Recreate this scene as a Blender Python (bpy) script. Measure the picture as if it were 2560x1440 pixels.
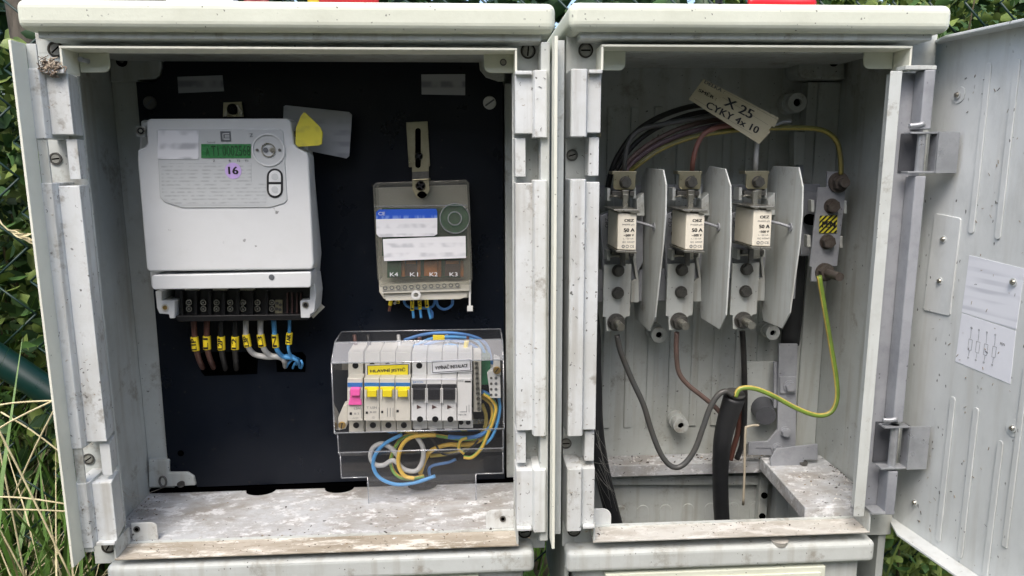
import bpy, math, random
import numpy as np
from mathutils import Vector
for o in list(bpy.data.objects): bpy.data.objects.remove(o)
S = bpy.context.scene
rad = math.radians
# ---------------------------------------------------------------- camera
FPX, DIST = 1800.0, 0.72
YAW, PIT, ROL = rad(3.4), rad(10.0), rad(-0.25)
_f = Vector((math.sin(YAW)*math.cos(PIT), math.cos(YAW)*math.cos(PIT), -math.sin(PIT)))
_r0 = Vector((math.cos(YAW), -math.sin(YAW), 0)); _u0 = _r0.cross(_f)
_r = _r0*math.cos(ROL) + _u0*math.sin(ROL); _u = _u0*math.cos(ROL) - _r0*math.sin(ROL)
cd = bpy.data.cameras.new('camera'); cam = bpy.data.objects.new('camera', cd); S.collection.objects.link(cam)
cd.sensor_width = 36; cd.lens = FPX/2560*36; cd.clip_start = 0.02; cd.clip_end = 400
from mathutils import Matrix
M_ = Matrix((( _r.x,_u.x,-_f.x,0),(_r.y,_u.y,-_f.y,-DIST),(_r.z,_u.z,-_f.z,0),(0,0,0,1)))
cam.matrix_world = M_
S.camera = cam
# ---------------------------------------------------------------- world, sun, exposure
SUN_EL, SUN_AZ = rad(56), rad(200)      # azimuth clockwise from +y; 200 = behind the camera, a little left
w = bpy.data.worlds.new('World'); S.world = w; w.use_nodes = True
nt = w.node_tree; sky = nt.nodes.new('ShaderNodeTexSky'); sky.sky_type = 'NISHITA'; sky.sun_disc = False
sky.sun_elevation = SUN_EL; sky.sun_rotation = SUN_AZ; sky.dust_density = 3.5; sky.air_density = 0.9; sky.ozone_density = 0.6
nt.links.new(sky.outputs[0], nt.nodes['Background'].inputs[0]); nt.nodes['Background'].inputs[1].default_value = 0.15
sd = bpy.data.lights.new('sun', 'SUN'); sd.energy = 0.9; sd.angle = rad(28); sd.color = (1, .97, .93)
so = bpy.data.objects.new('sun', sd); S.collection.objects.link(so)
dl = Vector((math.sin(SUN_AZ)*math.cos(SUN_EL), math.cos(SUN_AZ)*math.cos(SUN_EL), math.sin(SUN_EL)))
so.rotation_euler = dl.to_track_quat('Z', 'Y').to_euler()
S.view_settings.view_transform = 'Standard'; S.view_settings.look = 'None'; S.view_settings.gamma = 1
S.view_settings.exposure = 1.14
S.render.engine = 'CYCLES'; S.cycles.max_bounces = 8; S.cycles.transparent_max_bounces = 24
# ---------------------------------------------------------------- helpers
R = random.Random(7)
def P(px, py, y):                       # point of the plane y=const seen at a photo pixel (2560x1440)
    d = _f*FPX + _r*(px-1280) - _u*(py-720); t = (y+DIST)/d.y
    return Vector((d.x*t, y, d.z*t))
def PX(px, py, x):                      # same for a plane x=const
    d = _f*FPX + _r*(px-1280) - _u*(py-720); t = x/d.x
    return Vector((x, d.y*t-DIST, d.z*t))
def px(n, y): return n*(y+DIST)/FPX
OFF = {}
class MB:
    def __init__(s): s.v=[]; s.f=[]; s.m=[]; s.s=[]; s.mats=[]
    def mi(s, m):
        if m not in s.mats: s.mats.append(m)
        return s.mats.index(m)
    def add(s, vs, fs, m, smooth=False):
        b=len(s.v); k=s.mi(m); s.v += [Vector(v) for v in vs]
        for f in fs: s.f.append([b+i for i in f]); s.m.append(k); s.s.append(smooth)
        return s
    def box(s, x0,x1,y0,y1,z0,z1, m):
        if x0>x1: x0,x1=x1,x0
        if y0>y1: y0,y1=y1,y0
        if z0>z1: z0,z1=z1,z0
        v=[(x,y,z) for x in (x0,x1) for y in (y0,y1) for z in (z0,z1)]
        return s.add(v,[(0,1,3,2),(4,6,7,5),(0,4,5,1),(2,3,7,6),(0,2,6,4),(1,5,7,3)],m)
    def ext(s, pts, d, m, smooth=False):    # planar polygon pts extruded by vector d
        pts=[Vector(p) for p in pts]; d=Vector(d); n=len(pts)
        nn=Vector((0,0,0))
        for i in range(n): nn += pts[i].cross(pts[(i+1)%n])
        if nn.dot(d)>0: pts=pts[::-1]
        v=pts+[p+d for p in pts]
        s.add(v,[list(range(n)),list(range(2*n-1,n-1,-1))],m)
        b=len(s.v)-2*n; k=s.mi(m)
        for i in range(n):
            j=(i+1)%n; s.f.append([b+j,b+i,b+n+i,b+n+j]); s.m.append(k); s.s.append(smooth)
        return s
    def xz(s, pts, y0, y1, m): return s.ext([(a,y0,c) for a,c in pts],(0,y1-y0,0),m)
    def xy(s, pts, z0, z1, m): return s.ext([(a,b,z0) for a,b in pts],(0,0,z1-z0),m)
    def yz(s, pts, x0, x1, m): return s.ext([(x0,a,b) for a,b in pts],(x1-x0,0,0),m)
    def pp(s, pts, y0, y1, m): return s.ext([P(a,b,y0) for a,b in pts],(0,y1-y0,0),m)   # photo outline at depth y0, extruded to y1
    def pb(s, a,b,c,d, y0,y1, m):
        return s.pp([(a,b),(c,b),(c,d),(a,d)],y0,y1,m)
    def cyl(s, c, ax, r, h, m, n=20, r2=None, caps=True):
        c=Vector(c); ax=Vector(ax).normalized(); r2=r if r2 is None else r2
        a=ax.orthogonal().normalized(); b=ax.cross(a)
        ring=lambda q,rr:[q+a*rr*math.cos(2*math.pi*i/n)+b*rr*math.sin(2*math.pi*i/n) for i in range(n)]
        r1_,r2_=ring(c,r),ring(c+ax*h,r2)
        s.add(r1_+r2_,[(i,(i+1)%n,n+(i+1)%n,n+i) for i in range(n)],m,n>8)
        if caps: s.add(r1_,[list(range(n-1,-1,-1))],m); s.add(r2_,[list(range(n))],m)
        return s
    def ring(s, c, ax, r, ri, h, m, n=28):
        c=Vector(c); ax=Vector(ax).normalized(); a=ax.orthogonal().normalized(); b=ax.cross(a)
        v=[]
        for q,rr in ((c,r),(c+ax*h,r),(c+ax*h,ri),(c,ri)):
            v+=[q+a*rr*math.cos(2*math.pi*i/n)+b*rr*math.sin(2*math.pi*i/n) for i in range(n)]
        return s.add(v,[(k*n+i,k*n+(i+1)%n,((k+1)%4)*n+(i+1)%n,((k+1)%4)*n+i) for k in range(4) for i in range(n)],m,False)
    def tube(s, pts, r, m, n=10, sub=6, m2=None):
        pts=[Vector(p) for p in pts]
        if sub>1 and len(pts)>2:
            q=[pts[0]*2-pts[1]]+pts+[pts[-1]*2-pts[-2]]; out=[]
            for i in range(1,len(q)-2):
                for k in range(sub):
                    t=k/sub; out.append(.5*((2*q[i])+(q[i+1]-q[i-1])*t+(2*q[i-1]-5*q[i]+4*q[i+1]-q[i+2])*t*t+(3*q[i]-q[i-1]-3*q[i+1]+q[i+2])*t**3))
            out.append(pts[-1]); pts=out
        N=len(pts); rr=(lambda t:r) if not callable(r) else r
        a=None; v=[]
        for i,p in enumerate(pts):
            d=(pts[min(i+1,N-1)]-pts[max(i-1,0)]).normalized()
            a=d.orthogonal().normalized() if a is None else (a-d*a.dot(d)).normalized()
            b=d.cross(a); q=rr(i/(N-1))
            v+=[p+a*q*math.cos(2*math.pi*j/n)+b*q*math.sin(2*math.pi*j/n) for j in range(n)]
        b0=len(s.v); s.v+=v; k=s.mi(m); k2=s.mi(m2) if m2 else k
        for i in range(N-1):
            for j in range(n):
                s.f.append([b0+i*n+j,b0+i*n+(j+1)%n,b0+(i+1)*n+(j+1)%n,b0+(i+1)*n+j])
                s.m.append(k2 if (m2 and j in (0,1,n//2,n//2+1)) else k); s.s.append(True)
        s.f.append([b0+j for j in range(n-1,-1,-1)]); s.m.append(k); s.s.append(False)
        s.f.append([b0+(N-1)*n+j for j in range(n)]); s.m.append(k); s.s.append(False)
        return s
    def bold(s, t, c, w, h, m, xd=(1,0,0), zd=(0,0,1), k=.05):
        x=Vector(xd).normalized()
        for i,q in enumerate((-k,-k/2,0,k/2,k)): s.text(t,Vector(c)+x*h*q*1.2+Vector((0,-.00002*i,0)),w,h,m,xd,zd)
        return s
    def text(s, t, c, w, h, m, xd=(1,0,0), zd=(0,0,1)):   # text filling a w x h box centred at c
        V,F=glyphs(t); c=Vector(c); xd=Vector(xd).normalized(); zd=Vector(zd).normalized()
        return s.add([c+xd*(a*w)+zd*(b*h) for a,b in V],F,m)
    def screw(s, c, r, m, dark, ang=0, ax=(0,-1,0), h=.0015):
        c=Vector(c); ax=Vector(ax).normalized(); s.cyl(c,ax,r,h,m,18,r*.86)
        a=Vector((math.cos(ang),0,math.sin(ang))); a=(a-ax*a.dot(ax)).normalized(); b=ax.cross(a); q=c+ax*(h+.0002)
        return s.add([q+a*r*.8+b*r*.12,q+a*r*.8-b*r*.12,q-a*r*.8-b*r*.12,q-a*r*.8+b*r*.12],[(0,1,2,3)],dark)
    def phil(s, c, r, m, dark):
        s.screw(c,r,m,dark,.5); return s.screw(c,r,m,dark,.5+math.pi/2)
    def bolt(s, c, r, m, stud=0, washer=1.25, h=.006, ax=(0,-1,0)):
        c=Vector(c); ax=Vector(ax); s.cyl(c,ax,r*washer,.0015,m,20)
        s.cyl(c+ax*.0015,ax,r,h,m,6,r*.97); s.cyl(c+ax*(.0015+h),ax,r*.75,.0006,m,16)
        if stud: s.cyl(c+ax*.002,ax,r*.55,stud,m,14)
        return s
    def build(s, name, parent=None, label=None, cat=None, group=None, kind=None, bevel=0, seg=2, loc=None):
        if parent is not None: off=OFF[parent.name]
        elif loc is not None: off=Vector(loc)
        else:
            a=np.array([tuple(v) for v in s.v]); lo,hi=a.min(0),a.max(0); off=Vector(((lo[0]+hi[0])/2,(lo[1]+hi[1])/2,lo[2]))
        me=bpy.data.meshes.new(name); me.from_pydata([tuple(v-off) for v in s.v],[],s.f)
        for m in s.mats: me.materials.append(m)
        me.polygons.foreach_set('material_index',s.m); me.polygons.foreach_set('use_smooth',s.s); me.update()
        o=bpy.data.objects.new(name,me); S.collection.objects.link(o)
        if parent is not None: o.parent=parent
        else: o.location=off
        OFF[o.name]=off
        if bevel:
            b=o.modifiers.new('bevel','BEVEL'); b.width=bevel; b.segments=seg; b.limit_method='ANGLE'; b.angle_limit=rad(40); b.use_clamp_overlap=True
        for k,v in (('label',label),('category',cat),('group',group),('kind',kind)):
            if v: o[k]=v
        return o
_gc={}
def glyphs(t):
    if t in _gc: return _gc[t]
    c=bpy.data.curves.new('t','FONT'); c.body=t; c.resolution_u=3; o=bpy.data.objects.new('t',c); S.collection.objects.link(o)
    dg=bpy.context.evaluated_depsgraph_get(); me=bpy.data.meshes.new_from_object(o.evaluated_get(dg))
    V=np.array([(v.co.x,v.co.y) for v in me.vertices]); F=[list(p.vertices) for p in me.polygons]
    lo,hi=V.min(0),V.max(0); V=(V-(lo+hi)/2)/(hi-lo)
    bpy.data.objects.remove(o); bpy.data.curves.remove(c); bpy.data.meshes.remove(me)
    _gc[t]=(V.tolist(),F); return _gc[t]
def thing(name, label, cat, loc, group=None):
    o=bpy.data.objects.new(name,None); S.collection.objects.link(o); o.location=loc; o.empty_display_size=.02
    OFF[o.name]=Vector(loc); o['label']=label; o['category']=cat
    if group: o['group']=group
    return o
def copy_tree(o, d, label=None, parent=None):
    c=o.copy(); S.collection.objects.link(c)
    if parent is not None: c.parent=parent
    else: c.location=o.location+Vector(d)
    if label: c['label']=label
    for ch in list(o.children): copy_tree(ch,d,None,c)
    return c
# ---------------------------------------------------------------- materials
def hexc(h): 
    v=[int(h[i:i+2],16)/255 for i in (0,2,4)]
    return tuple((c/12.92 if c<=.04045 else ((c+.055)/1.055)**2.4) for c in v)+(1,)
def mat(name, col, rough=.5, metal=0, dirt=0, dcol='6a6255', specks=0, scale=12, bump=0, spec=.5, grime=None, stretch=(1,1,1), sscale=75, scol='2c2a26', streak=0, gr=(.52,.60)):
    m=bpy.data.materials.new(name); m.use_nodes=True; N=m.node_tree.nodes; L=m.node_tree.links
    b=N['Principled BSDF']; c=hexc(col) if isinstance(col,str) else tuple(col)+(1,)
    b.inputs['Roughness'].default_value=rough; b.inputs['Metallic'].default_value=metal; b.inputs['Specular IOR Level'].default_value=spec
    b.inputs['Base Color'].default_value=c
    if not(dirt or specks or bump): return m
    tc=N.new('ShaderNodeTexCoord'); mp=N.new('ShaderNodeMapping'); mp.inputs['Scale'].default_value=stretch; L.new(tc.outputs['Object'],mp.inputs[0])
    src=mp.outputs[0]
    rgb=N.new('ShaderNodeRGB'); rgb.outputs[0].default_value=c; cur=rgb.outputs[0]
    def noise(sc,det=6,ro=.6):
        n=N.new('ShaderNodeTexNoise'); n.inputs['Scale'].default_value=sc; n.inputs['Detail'].default_value=det; n.inputs['Roughness'].default_value=ro; L.new(src,n.inputs['Vector']); return n.outputs[0]
    def ramp(x,a,bb,lo=0,hi=1):
        r=N.new('ShaderNodeMapRange'); r.inputs[1].default_value=a; r.inputs[2].default_value=bb; r.inputs[3].default_value=lo; r.inputs[4].default_value=hi; L.new(x,r.inputs[0]); return r.outputs[0]
    def mix(f,a,bcol):
        x=N.new('ShaderNodeMix'); x.data_type='RGBA'; L.new(f,x.inputs[0]); L.new(a,x.inputs[6]); x.inputs[7].default_value=hexc(bcol); return x.outputs[2]
    if dirt:
        cur=mix(ramp(noise(scale),.42,.64,0,dirt),cur,dcol)
        cur=mix(ramp(noise(scale*5,8,.7),.5,.66,0,dirt*.6),cur,dcol)
    if streak:
        mp2=N.new('ShaderNodeMapping'); mp2.inputs['Scale'].default_value=(1,1,.07); L.new(tc.outputs['Object'],mp2.inputs[0]); n2=N.new('ShaderNodeTexNoise'); n2.inputs['Scale'].default_value=90; n2.inputs['Detail'].default_value=5; L.new(mp2.outputs[0],n2.inputs['Vector']); cur=mix(ramp(n2.outputs[0],.52,.72,0,streak),cur,'8f8877')
    if grime: cur=mix(ramp(noise(scale*2.3,9,.75),gr[0],gr[1],0,grime[0]),cur,grime[1])
    if specks:
        gate=ramp(noise(9,3,.5),.42,.56,.12,1)
        for sc,th in ((sscale,.07),(sscale*2.2,.10)):
            v=N.new('ShaderNodeTexVoronoi'); v.inputs['Scale'].default_value=sc
            ad=N.new('ShaderNodeVectorMath'); ad.operation='ADD'; nz=N.new('ShaderNodeTexNoise'); nz.inputs['Scale'].default_value=sc*4; L.new(src,nz.inputs['Vector'])
            scl=N.new('ShaderNodeVectorMath'); scl.operation='SCALE'; scl.inputs['Scale'].default_value=.35/sc; L.new(nz.outputs[1],scl.inputs[0]); L.new(src,ad.inputs[0]); L.new(scl.outputs[0],ad.inputs[1]); L.new(ad.outputs[0],v.inputs['Vector'])
            near=ramp(v.outputs['Distance'],th,th*1.5,1,0)
            sp=N.new('ShaderNodeSeparateColor'); L.new(v.outputs['Color'],sp.inputs[0]); g=ramp(sp.outputs[0],1-specks*.5,1-specks*.5+.02,0,.85)
            mu=N.new('ShaderNodeMath'); mu.operation='MULTIPLY'; L.new(near,mu.inputs[0]); L.new(g,mu.inputs[1]); mu2=N.new('ShaderNodeMath'); mu2.operation='MULTIPLY'; L.new(mu.outputs[0],mu2.inputs[0]); L.new(gate,mu2.inputs[1]); cur=mix(mu2.outputs[0],cur,scol)
    L.new(cur,b.inputs['Base Color'])
    if bump:
        bp=N.new('ShaderNodeBump'); bp.inputs['Strength'].default_value=bump; bp.inputs['Distance'].default_value=.001
        L.new(noise(scale*12,6,.6),bp.inputs['Height']); L.new(bp.outputs[0],b.inputs['Normal'])
    rr=ramp(noise(scale*3),.3,.7,max(rough-.1,.03),min(rough+.12,1)); L.new(rr,b.inputs['Roughness'])
    return m
def clear(name, tint=(.95,.96,.97), gloss=.06, haze=0.0, hz=(.8,.82,.85)):
    m=bpy.data.materials.new(name); m.use_nodes=True; N=m.node_tree.nodes; L=m.node_tree.links; N.clear()
    o=N.new('ShaderNodeOutputMaterial'); t=N.new('ShaderNodeBsdfTransparent'); t.inputs[0].default_value=tint+(1,)
    g=N.new('ShaderNodeBsdfGlossy'); g.inputs['Roughness'].default_value=.06
    fr=N.new('ShaderNodeLayerWeight'); fr.inputs[0].default_value=.5; po=N.new('ShaderNodeMath'); po.operation='POWER'; po.inputs[1].default_value=4; L.new(fr.outputs['Facing'],po.inputs[0])
    ad=N.new('ShaderNodeMath'); ad.operation='MULTIPLY_ADD'; ad.inputs[1].default_value=.6; ad.inputs[2].default_value=gloss+.035; L.new(po.outputs[0],ad.inputs[0]); ad.use_clamp=True
    x=N.new('ShaderNodeMixShader'); L.new(ad.outputs[0],x.inputs[0]); L.new(t.outputs[0],x.inputs[1]); L.new(g.outputs[0],x.inputs[2]); last=x.outputs[0]
    if haze:
        d=N.new('ShaderNodeBsdfDiffuse'); d.inputs[0].default_value=hz+(1,); y=N.new('ShaderNodeMixShader'); y.inputs[0].default_value=haze; L.new(last,y.inputs[1]); L.new(d.outputs[0],y.inputs[2]); last=y.outputs[0]
    L.new(last,o.inputs[0]); return m
def blurred(name, base, ink, sx=60, sz=190, lo=.5, hi=.75, amt=.6, seed=0, rows=None):      # smudged, unreadable rows of print
    m=bpy.data.materials.new(name); m.use_nodes=True; N=m.node_tree.nodes; L=m.node_tree.links; b=N['Principled BSDF']; b.inputs['Roughness'].default_value=.45
    tc=N.new('ShaderNodeTexCoord'); mp=N.new('ShaderNodeMapping'); mp.inputs['Scale'].default_value=(sx*1.3,0,sz*.9); mp.inputs['Location'].default_value=(seed,seed,seed); L.new(tc.outputs['Object'],mp.inputs[0])
    n=N.new('ShaderNodeTexNoise'); n.inputs['Scale'].default_value=1; n.inputs['Detail'].default_value=1; L.new(mp.outputs[0],n.inputs['Vector'])
    r=N.new('ShaderNodeMapRange'); r.interpolation_type='SMOOTHSTEP'; r.inputs[1].default_value=lo-.1; r.inputs[2].default_value=hi-.12; r.inputs[4].default_value=amt; L.new(n.outputs[0],r.inputs[0])
    sp=N.new('ShaderNodeSeparateXYZ'); L.new(tc.outputs['Object'],sp.inputs[0]); mu=N.new('ShaderNodeMath'); mu.operation='MULTIPLY'; mu.inputs[1].default_value=rows or sz*7; L.new(sp.outputs[2],mu.inputs[0])
    si=N.new('ShaderNodeMath'); si.operation='SINE'; L.new(mu.outputs[0],si.inputs[0]); r2=N.new('ShaderNodeMapRange'); r2.interpolation_type='SMOOTHSTEP'; r2.inputs[1].default_value=-.5; r2.inputs[2].default_value=.9; L.new(si.outputs[0],r2.inputs[0])
    mm=N.new('ShaderNodeMath'); mm.operation='MULTIPLY'; L.new(r.outputs[0],mm.inputs[0]); L.new(r2.outputs[0],mm.inputs[1])
    x=N.new('ShaderNodeMix'); x.data_type='RGBA'; L.new(mm.outputs[0],x.inputs[0]); x.inputs[6].default_value=hexc(base); x.inputs[7].default_value=hexc(ink); L.new(x.outputs[2],b.inputs['Base Color']); return m
CREAM=mat('weathered cream polyester','dadecd',.55,0,.22,'b2b4a0',.7,9,.25)
CREAME=mat('clean cream edge','e6e7d8',.5,0,.15,'b9b8a6',.2,9)
GREY=mat('light grey polyester','c6cbc8',.55,0,.35,'a2a49c',.6,8,.3,grime=(.65,'80786a'),gr=(.565,.66),streak=.4)
GREYL=mat('scuffed white grey plastic','d4d8d8',.5,0,.4,'b3b3aa',1.0,11,.35,sscale=60,grime=(.65,'80786a'),gr=(.565,.66),streak=.4)
WALL=mat('grey inner wall','bcc1bd',.6,0,.4,'999b93',.6,7,.25,grime=(.65,'80786a'),gr=(.565,.66),streak=.4)
FLOOR=mat('stained shelf','bcbfc1',.6,0,.62,'867d70',.8,24,.9,grime=(.7,'e9ebec'),stretch=(.7,1.1,1))
LIPB=mat('dirty bottom lip','b8b0a2',.6,0,.8,'867b68',.5,16,.6,grime=(.75,'e9e6dc'),stretch=(.5,1.6,1))
LIP2=mat('grey bottom lip with tan stain','c9c8c1',.6,0,.7,'9c9385',.6,14,.5,grime=(.4,'efeeea'),stretch=(.6,1.3,1))
DOORM=mat('blue grey door paint','d6dad9',.5,0,.45,'a3a8a6',.55,6,.3,stretch=(1,1,.5),streak=.2)
HINGE=mat('galvanised hinge steel','b4b7ba',.34,.5,.4,'62656a',.2,20,.2)
HINGED=mat('painted recess shade and insulator grey','55575c',.5,.2,.4,'35363a',.3,14,.2)
HINGEP=mat('grey primed steel','a2a5aa',.5,.15,.5,'6f737a',.4,9,.2)
BOARD=mat('black laminated board',(.003,.0052,.0105),.33,0,.55,'12161d',.8,7,.05,spec=.25,sscale=40)
BLACK=mat('black plastic',(.008,.008,.009),.4)
STEELW=mat('painted screw','8e8f88',.5,.2,.5,'5b574e',0,60)
SCR=mat('dirty screw recess','2c2a25',.8,0,.4,'4a463c',0,60)
HOLE=mat('dark hole',(.0008,.0008,.0009),1,spec=0)
STEEL=mat('zinc steel','b4b2a8',.3,.85,.4,'6d685c',0,30)
STEELD=mat('dark oxidised bolt','74736f',.4,.7,.5,'403f3b',0,60)
RUSTY=mat('rusty bolt','66605a',.6,.4,.7,'40352e',0,70)
BRASS=mat('brass screw','c9a866',.3,.85)
YELZ=mat('yellow zinc','b0aa90',.35,.75,.3,'7d7456',0,40)
METER=mat('meter housing','d6d9da',.42,0,.12,'b0b0aa',.12,9,sscale=40)
METERF=mat('meter face','bfc3c4',.45)
WHITE=mat('white plastic','d4d5d3',.42,0,.15,'b5b3aa',0,30)
WHITE2=mat('ivory plastic','cfccc0',.45,0,.2,'aeaa9c',.1,30)
PAPER=mat('white sticker','e2e3e6',.5)
YEL=mat('yellow sticker','f5e21c',.45)
YELM=mat('yellow marker','ecd32e',.45)
INK=mat('black ink',(.01,.01,.012),.5)
INKG=mat('grey ink','5e6266',.5)
PINK=mat('pink toggle','f062ae',.4)
YTOG=mat('yellow toggle','e3cf12',.4)
BLUEB=mat('blue band','2f6fb0',.4)
BTOG=mat('black toggle',(.015,.015,.018),.3)
LCD=mat('green display','3c7f4b',.25,0,.3,'2b6a3f',0,40)
LCDT=mat('display segments','15401f',.4)
VIOLET=mat('violet sticker','c9aee6',.5)
PCB=mat('green circuit board','2a6a48',.5,0,.5,'163a28',0,60)
ORANGE=mat('orange coil','b5713a',.5,0,.5,'6b3a1c',0,80)
DKRED=mat('dark relay','503a36',.5)
def wire(name,c,d=.25): return mat(name,c,.42,0,d,'4b463f',0,25)
WBLK=wire('black insulation','17181a'); WGRY=wire('grey insulation','b9bab8'); WDG=wire('dark grey insulation','4b4d4d',.5); WBLU=wire('blue insulation','4e9bd6'); WBL2=wire('blue insulation deep','4a83c4')
WBRN=wire('brown insulation','5c3a31'); WBR2=wire('dusty brown insulation','6a5650',.5); WRED=wire('brick red insulation','84584f'); WGRN=wire('green stripe','7f9c3f',.3); WYEL=wire('yellow stripe','d2bd62',.3); WYB=wire('bright yellow stripe','e0b94a'); WGB=wire('bright green stripe','79a94a'); WDGN=wire('olive insulation','6c6b35',.4)
WOLI=wire('dusty yellow stripe','a2954a',.4)
CABLE=mat('black rubber cable',(.014,.015,.017),.5,0,.35,'303132',0,14,.3)
TAG=mat('yellowed paper tag','c0b89c',.7,0,.3,'9b9070',.1,20)
FUSE=mat('ceramic fuse body','e6e0cf',.45,0,.15,'bdb399',0,20)
PENY=mat('pen yellow','d8cf3c',.5)
CLEAR=clear('clear polycarbonate',(.985,.985,.99),gloss=.01,haze=.018)
CLEARS=clear('polycarbonate bevel with painted sky sheen',gloss=.26,haze=.22,hz=(.9,.92,.97))  # whitish haze painted in as the sky reflection on the slanted face
SHEET=mat('printed paper','dfe2e8',.6,0,.2,'c3c6cf',0,14)
CLEARE=clear('clear polycarbonate edge',(.82,.85,.88),gloss=.16,haze=.14)
SMOKE=clear('smoky cover',(.88,.88,.86),gloss=.015,haze=.09,hz=(.42,.42,.38))
BLUR1=blurred('blurred print on meter','bfc3c4','979b9e',110,230,.44,.76,.6,3)
BLUR2=blurred('blurred barcode label','e2e4e8','9da0a6',50,60,.5,.8,.75,8)
BLUR3=blurred('blurred plate','a4a6ab','66686e',60,55,.42,.75,.75,5)
BLUR4=blurred('blurred white label','e4e5e8','a9acb2',60,80,.48,.8,.6,11)
BLUR5=blurred('blurred tag print','a8abb2','7f828b',40,70,.5,.8,.6,2)
BLUR6=blurred('blurred door sheet','e0e3e9','b0b4bd',90,90,.48,.78,.6,6)
BLUR7=blurred('blurred yellow seal','e6da4a','b3a84c',60,60,.5,.8,.5,9)
BLUEL=blurred('blue label band','2456c2','7f9ee0',180,60,.5,.7,.7,4)
# ================================================================ CABINETS
ZT=[P(1330,178,0).z,P(1330,342,0).z,P(1330,450,0).z,P(1330,1081,0).z,P(1330,1167,0).z,P(1330,1319,0).z]
ZT2=[P(1450,175,0).z,P(1450,340,0).z,P(1450,448,0).z,P(1450,1080,0).z,P(1450,1163,0).z,P(1450,1315,0).z]
def shell(root, X0, X1, I0, I1, L0, L1, zl0, zl1, yb, floor=True):
    # outer casing: thin walls, back and facade ring
    for a,b in ((X0+.003,I0),(I1,X1-.003)): m=MB(); m.box(a,b,.0345,yb+.01,zl0-.02,zl1+.028,WALL); m.build('side_wall',root)
    m=MB(); m.box(I0+.0002,I1-.0002,.0345,yb+.01,zl1+.012,zl1+.024,WALL); m.build('ceiling',root)
    # facade ring round the opening
    m=MB()
    m.box(X0,X1,.03,.0342,zl1-.002,zl1+.03,GREY); m.box(X0,X1,.03,.0342,zl0-.02,zl0+.003,GREY)
    m.box(X0,L0-.0065,.0302,.034,zl0+.003,zl1-.002,GREY); m.box(L1+.001,X1,.0302,.034,zl0+.003,zl1-.002,GREY)
    m.build('facade_frame',root)
def lip(root, L0, L1, z0, z1, mb_bottom, hB=.021, h1=.024):
    t=.0022
    m=MB(); m.box(L0,L1,0,.0298,z1-t,z1,CREAME); m.box(L0,L0+t,.0002,.0298,z1-h1,z1-t,CREAME); m.box(L1-t,L1,.0002,.0298,z1-h1,z1-t,CREAME)
    m.build('top_lip',root,bevel=.0005)
    m=MB(); m.box(L0,L1,0,.033,z0,z0+t,mb_bottom); m.box(L0,L0+t,.0002,.033,z0+t,z0+hB,GREY); m.box(L1-t,L1,.0002,.033,z0+t,z0+hB,GREY)
    m.build('bottom_lip',root,bevel=.0005)
def rounded_tab(x0, x1, z0, z1, corner, r):
    # polygon x,z with one rounded lower/upper inner corner: corner in 'br','bl','tr','tl'
    pts=[]
    cs={'bl':(x0,z0,math.pi,1.5*math.pi),'br':(x1,z0,1.5*math.pi,2*math.pi),'tr':(x1,z1,0,.5*math.pi),'tl':(x0,z1,.5*math.pi,math.pi)}
    for k in ('bl','br','tr','tl'):
        cx,cz,a0,a1=cs[k]
        if k in corner:
            ox=cx+(r if k[1]=='l' else -r); oz=cz+(r if k[0]=='b' else -r)
            pts+=[(ox+r*math.cos(a0+(a1-a0)*i/6),oz+r*math.sin(a0+(a1-a0)*i/6)) for i in range(7)]
        else: pts.append((cx,cz))
    return pts
def post(root, inner, outer, zt, wide, bend):
    s=1 if outer>inner else -1
    bar0=inner+s*(abs(outer-inner)-wide)
    for a,b in ((0,1),(2,3),(4,5)):
        m=MB(); z1,z0=zt[a],zt[b]
        m.xy([(inner,-.002),(bar0,-.002),(bar0,.029),(inner+s*bend,.029)],z0+.003,z1-.003,GREYL)       # channel
        m.xy([(bar0,.029),(bar0-s*.0008,-.004),(bar0+s*.001,-.0095),(outer-s*.0015,-.0095),(outer,-.008),(outer,.029)],z0-.001,z1,GREYL)  # raised bar
        if a!=2:
            zz=z1-.004 if a==0 else z0+.0005
            m.box(inner,bar0-s*.0016,-.008,-.0022,zz,zz+.0035,GREYL)
        m.build('hinge_channel',root,bevel=.0007)
    for a,b in ((1,2),(3,4)):
        m=MB(); m.xy([(inner+s*.0003,.003),(inner+s*.0105,.003),(inner+s*.0105,.029),(inner+s*bend,.029)],zt[b]+.0032,zt[a]-.0012,GREYL)
        m.build('channel_link',root,bevel=.0005)
def facade_screw(root, x, z, ang, m1=STEELW, r=.0062, y=.0298):
    m=MB(); m.ring((x,y,z),(0,-1,0),r*1.22,r*.98,.0012,SCR if r>.006 else STEELD); m.screw((x,y,z),r*.97,m1,HOLE,ang,h=.0008); m.build('frame_screw',root)
def tab(root, pts, y, hx=None, dark=HOLE, mt=CREAM, pin=0):
    m=MB(); m.xz(pts,y,y+.0022,mt); o=m.build('corner_tab',root,bevel=.0006)
    if hx:
        m=MB()
        if pin: m.cyl((hx[0],y-.0002,hx[1]),(-.12,-1,.04),.0024,.012,HINGEP,14)
        else: m.ring((hx[0],y-.0002,hx[1]),(0,-1,0),.0034,.0022,.0012,STEELD); m.cyl((hx[0],y-.0002,hx[1]),(0,-1,0),.0021,.0008,HOLE if pin is None else STEEL,12)
        m.build('tab_screw',o)
def lidm(root, x0, x1, z0, z1, yf=-.012, yb=.23, r=.008, ins=0.0, mt=CREAM):
    m=MB(); m.box(x0,x1,yf,yb,z0,z1,mt); o=m.build('lid',root,bevel=r,seg=5)
    m=MB(); m.box(x0+.012,x1-.012,yf+.012,yb-.01,z0-.006,z0+.0015,GREY); m.build('lid_rim',root,bevel=.001)
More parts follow.
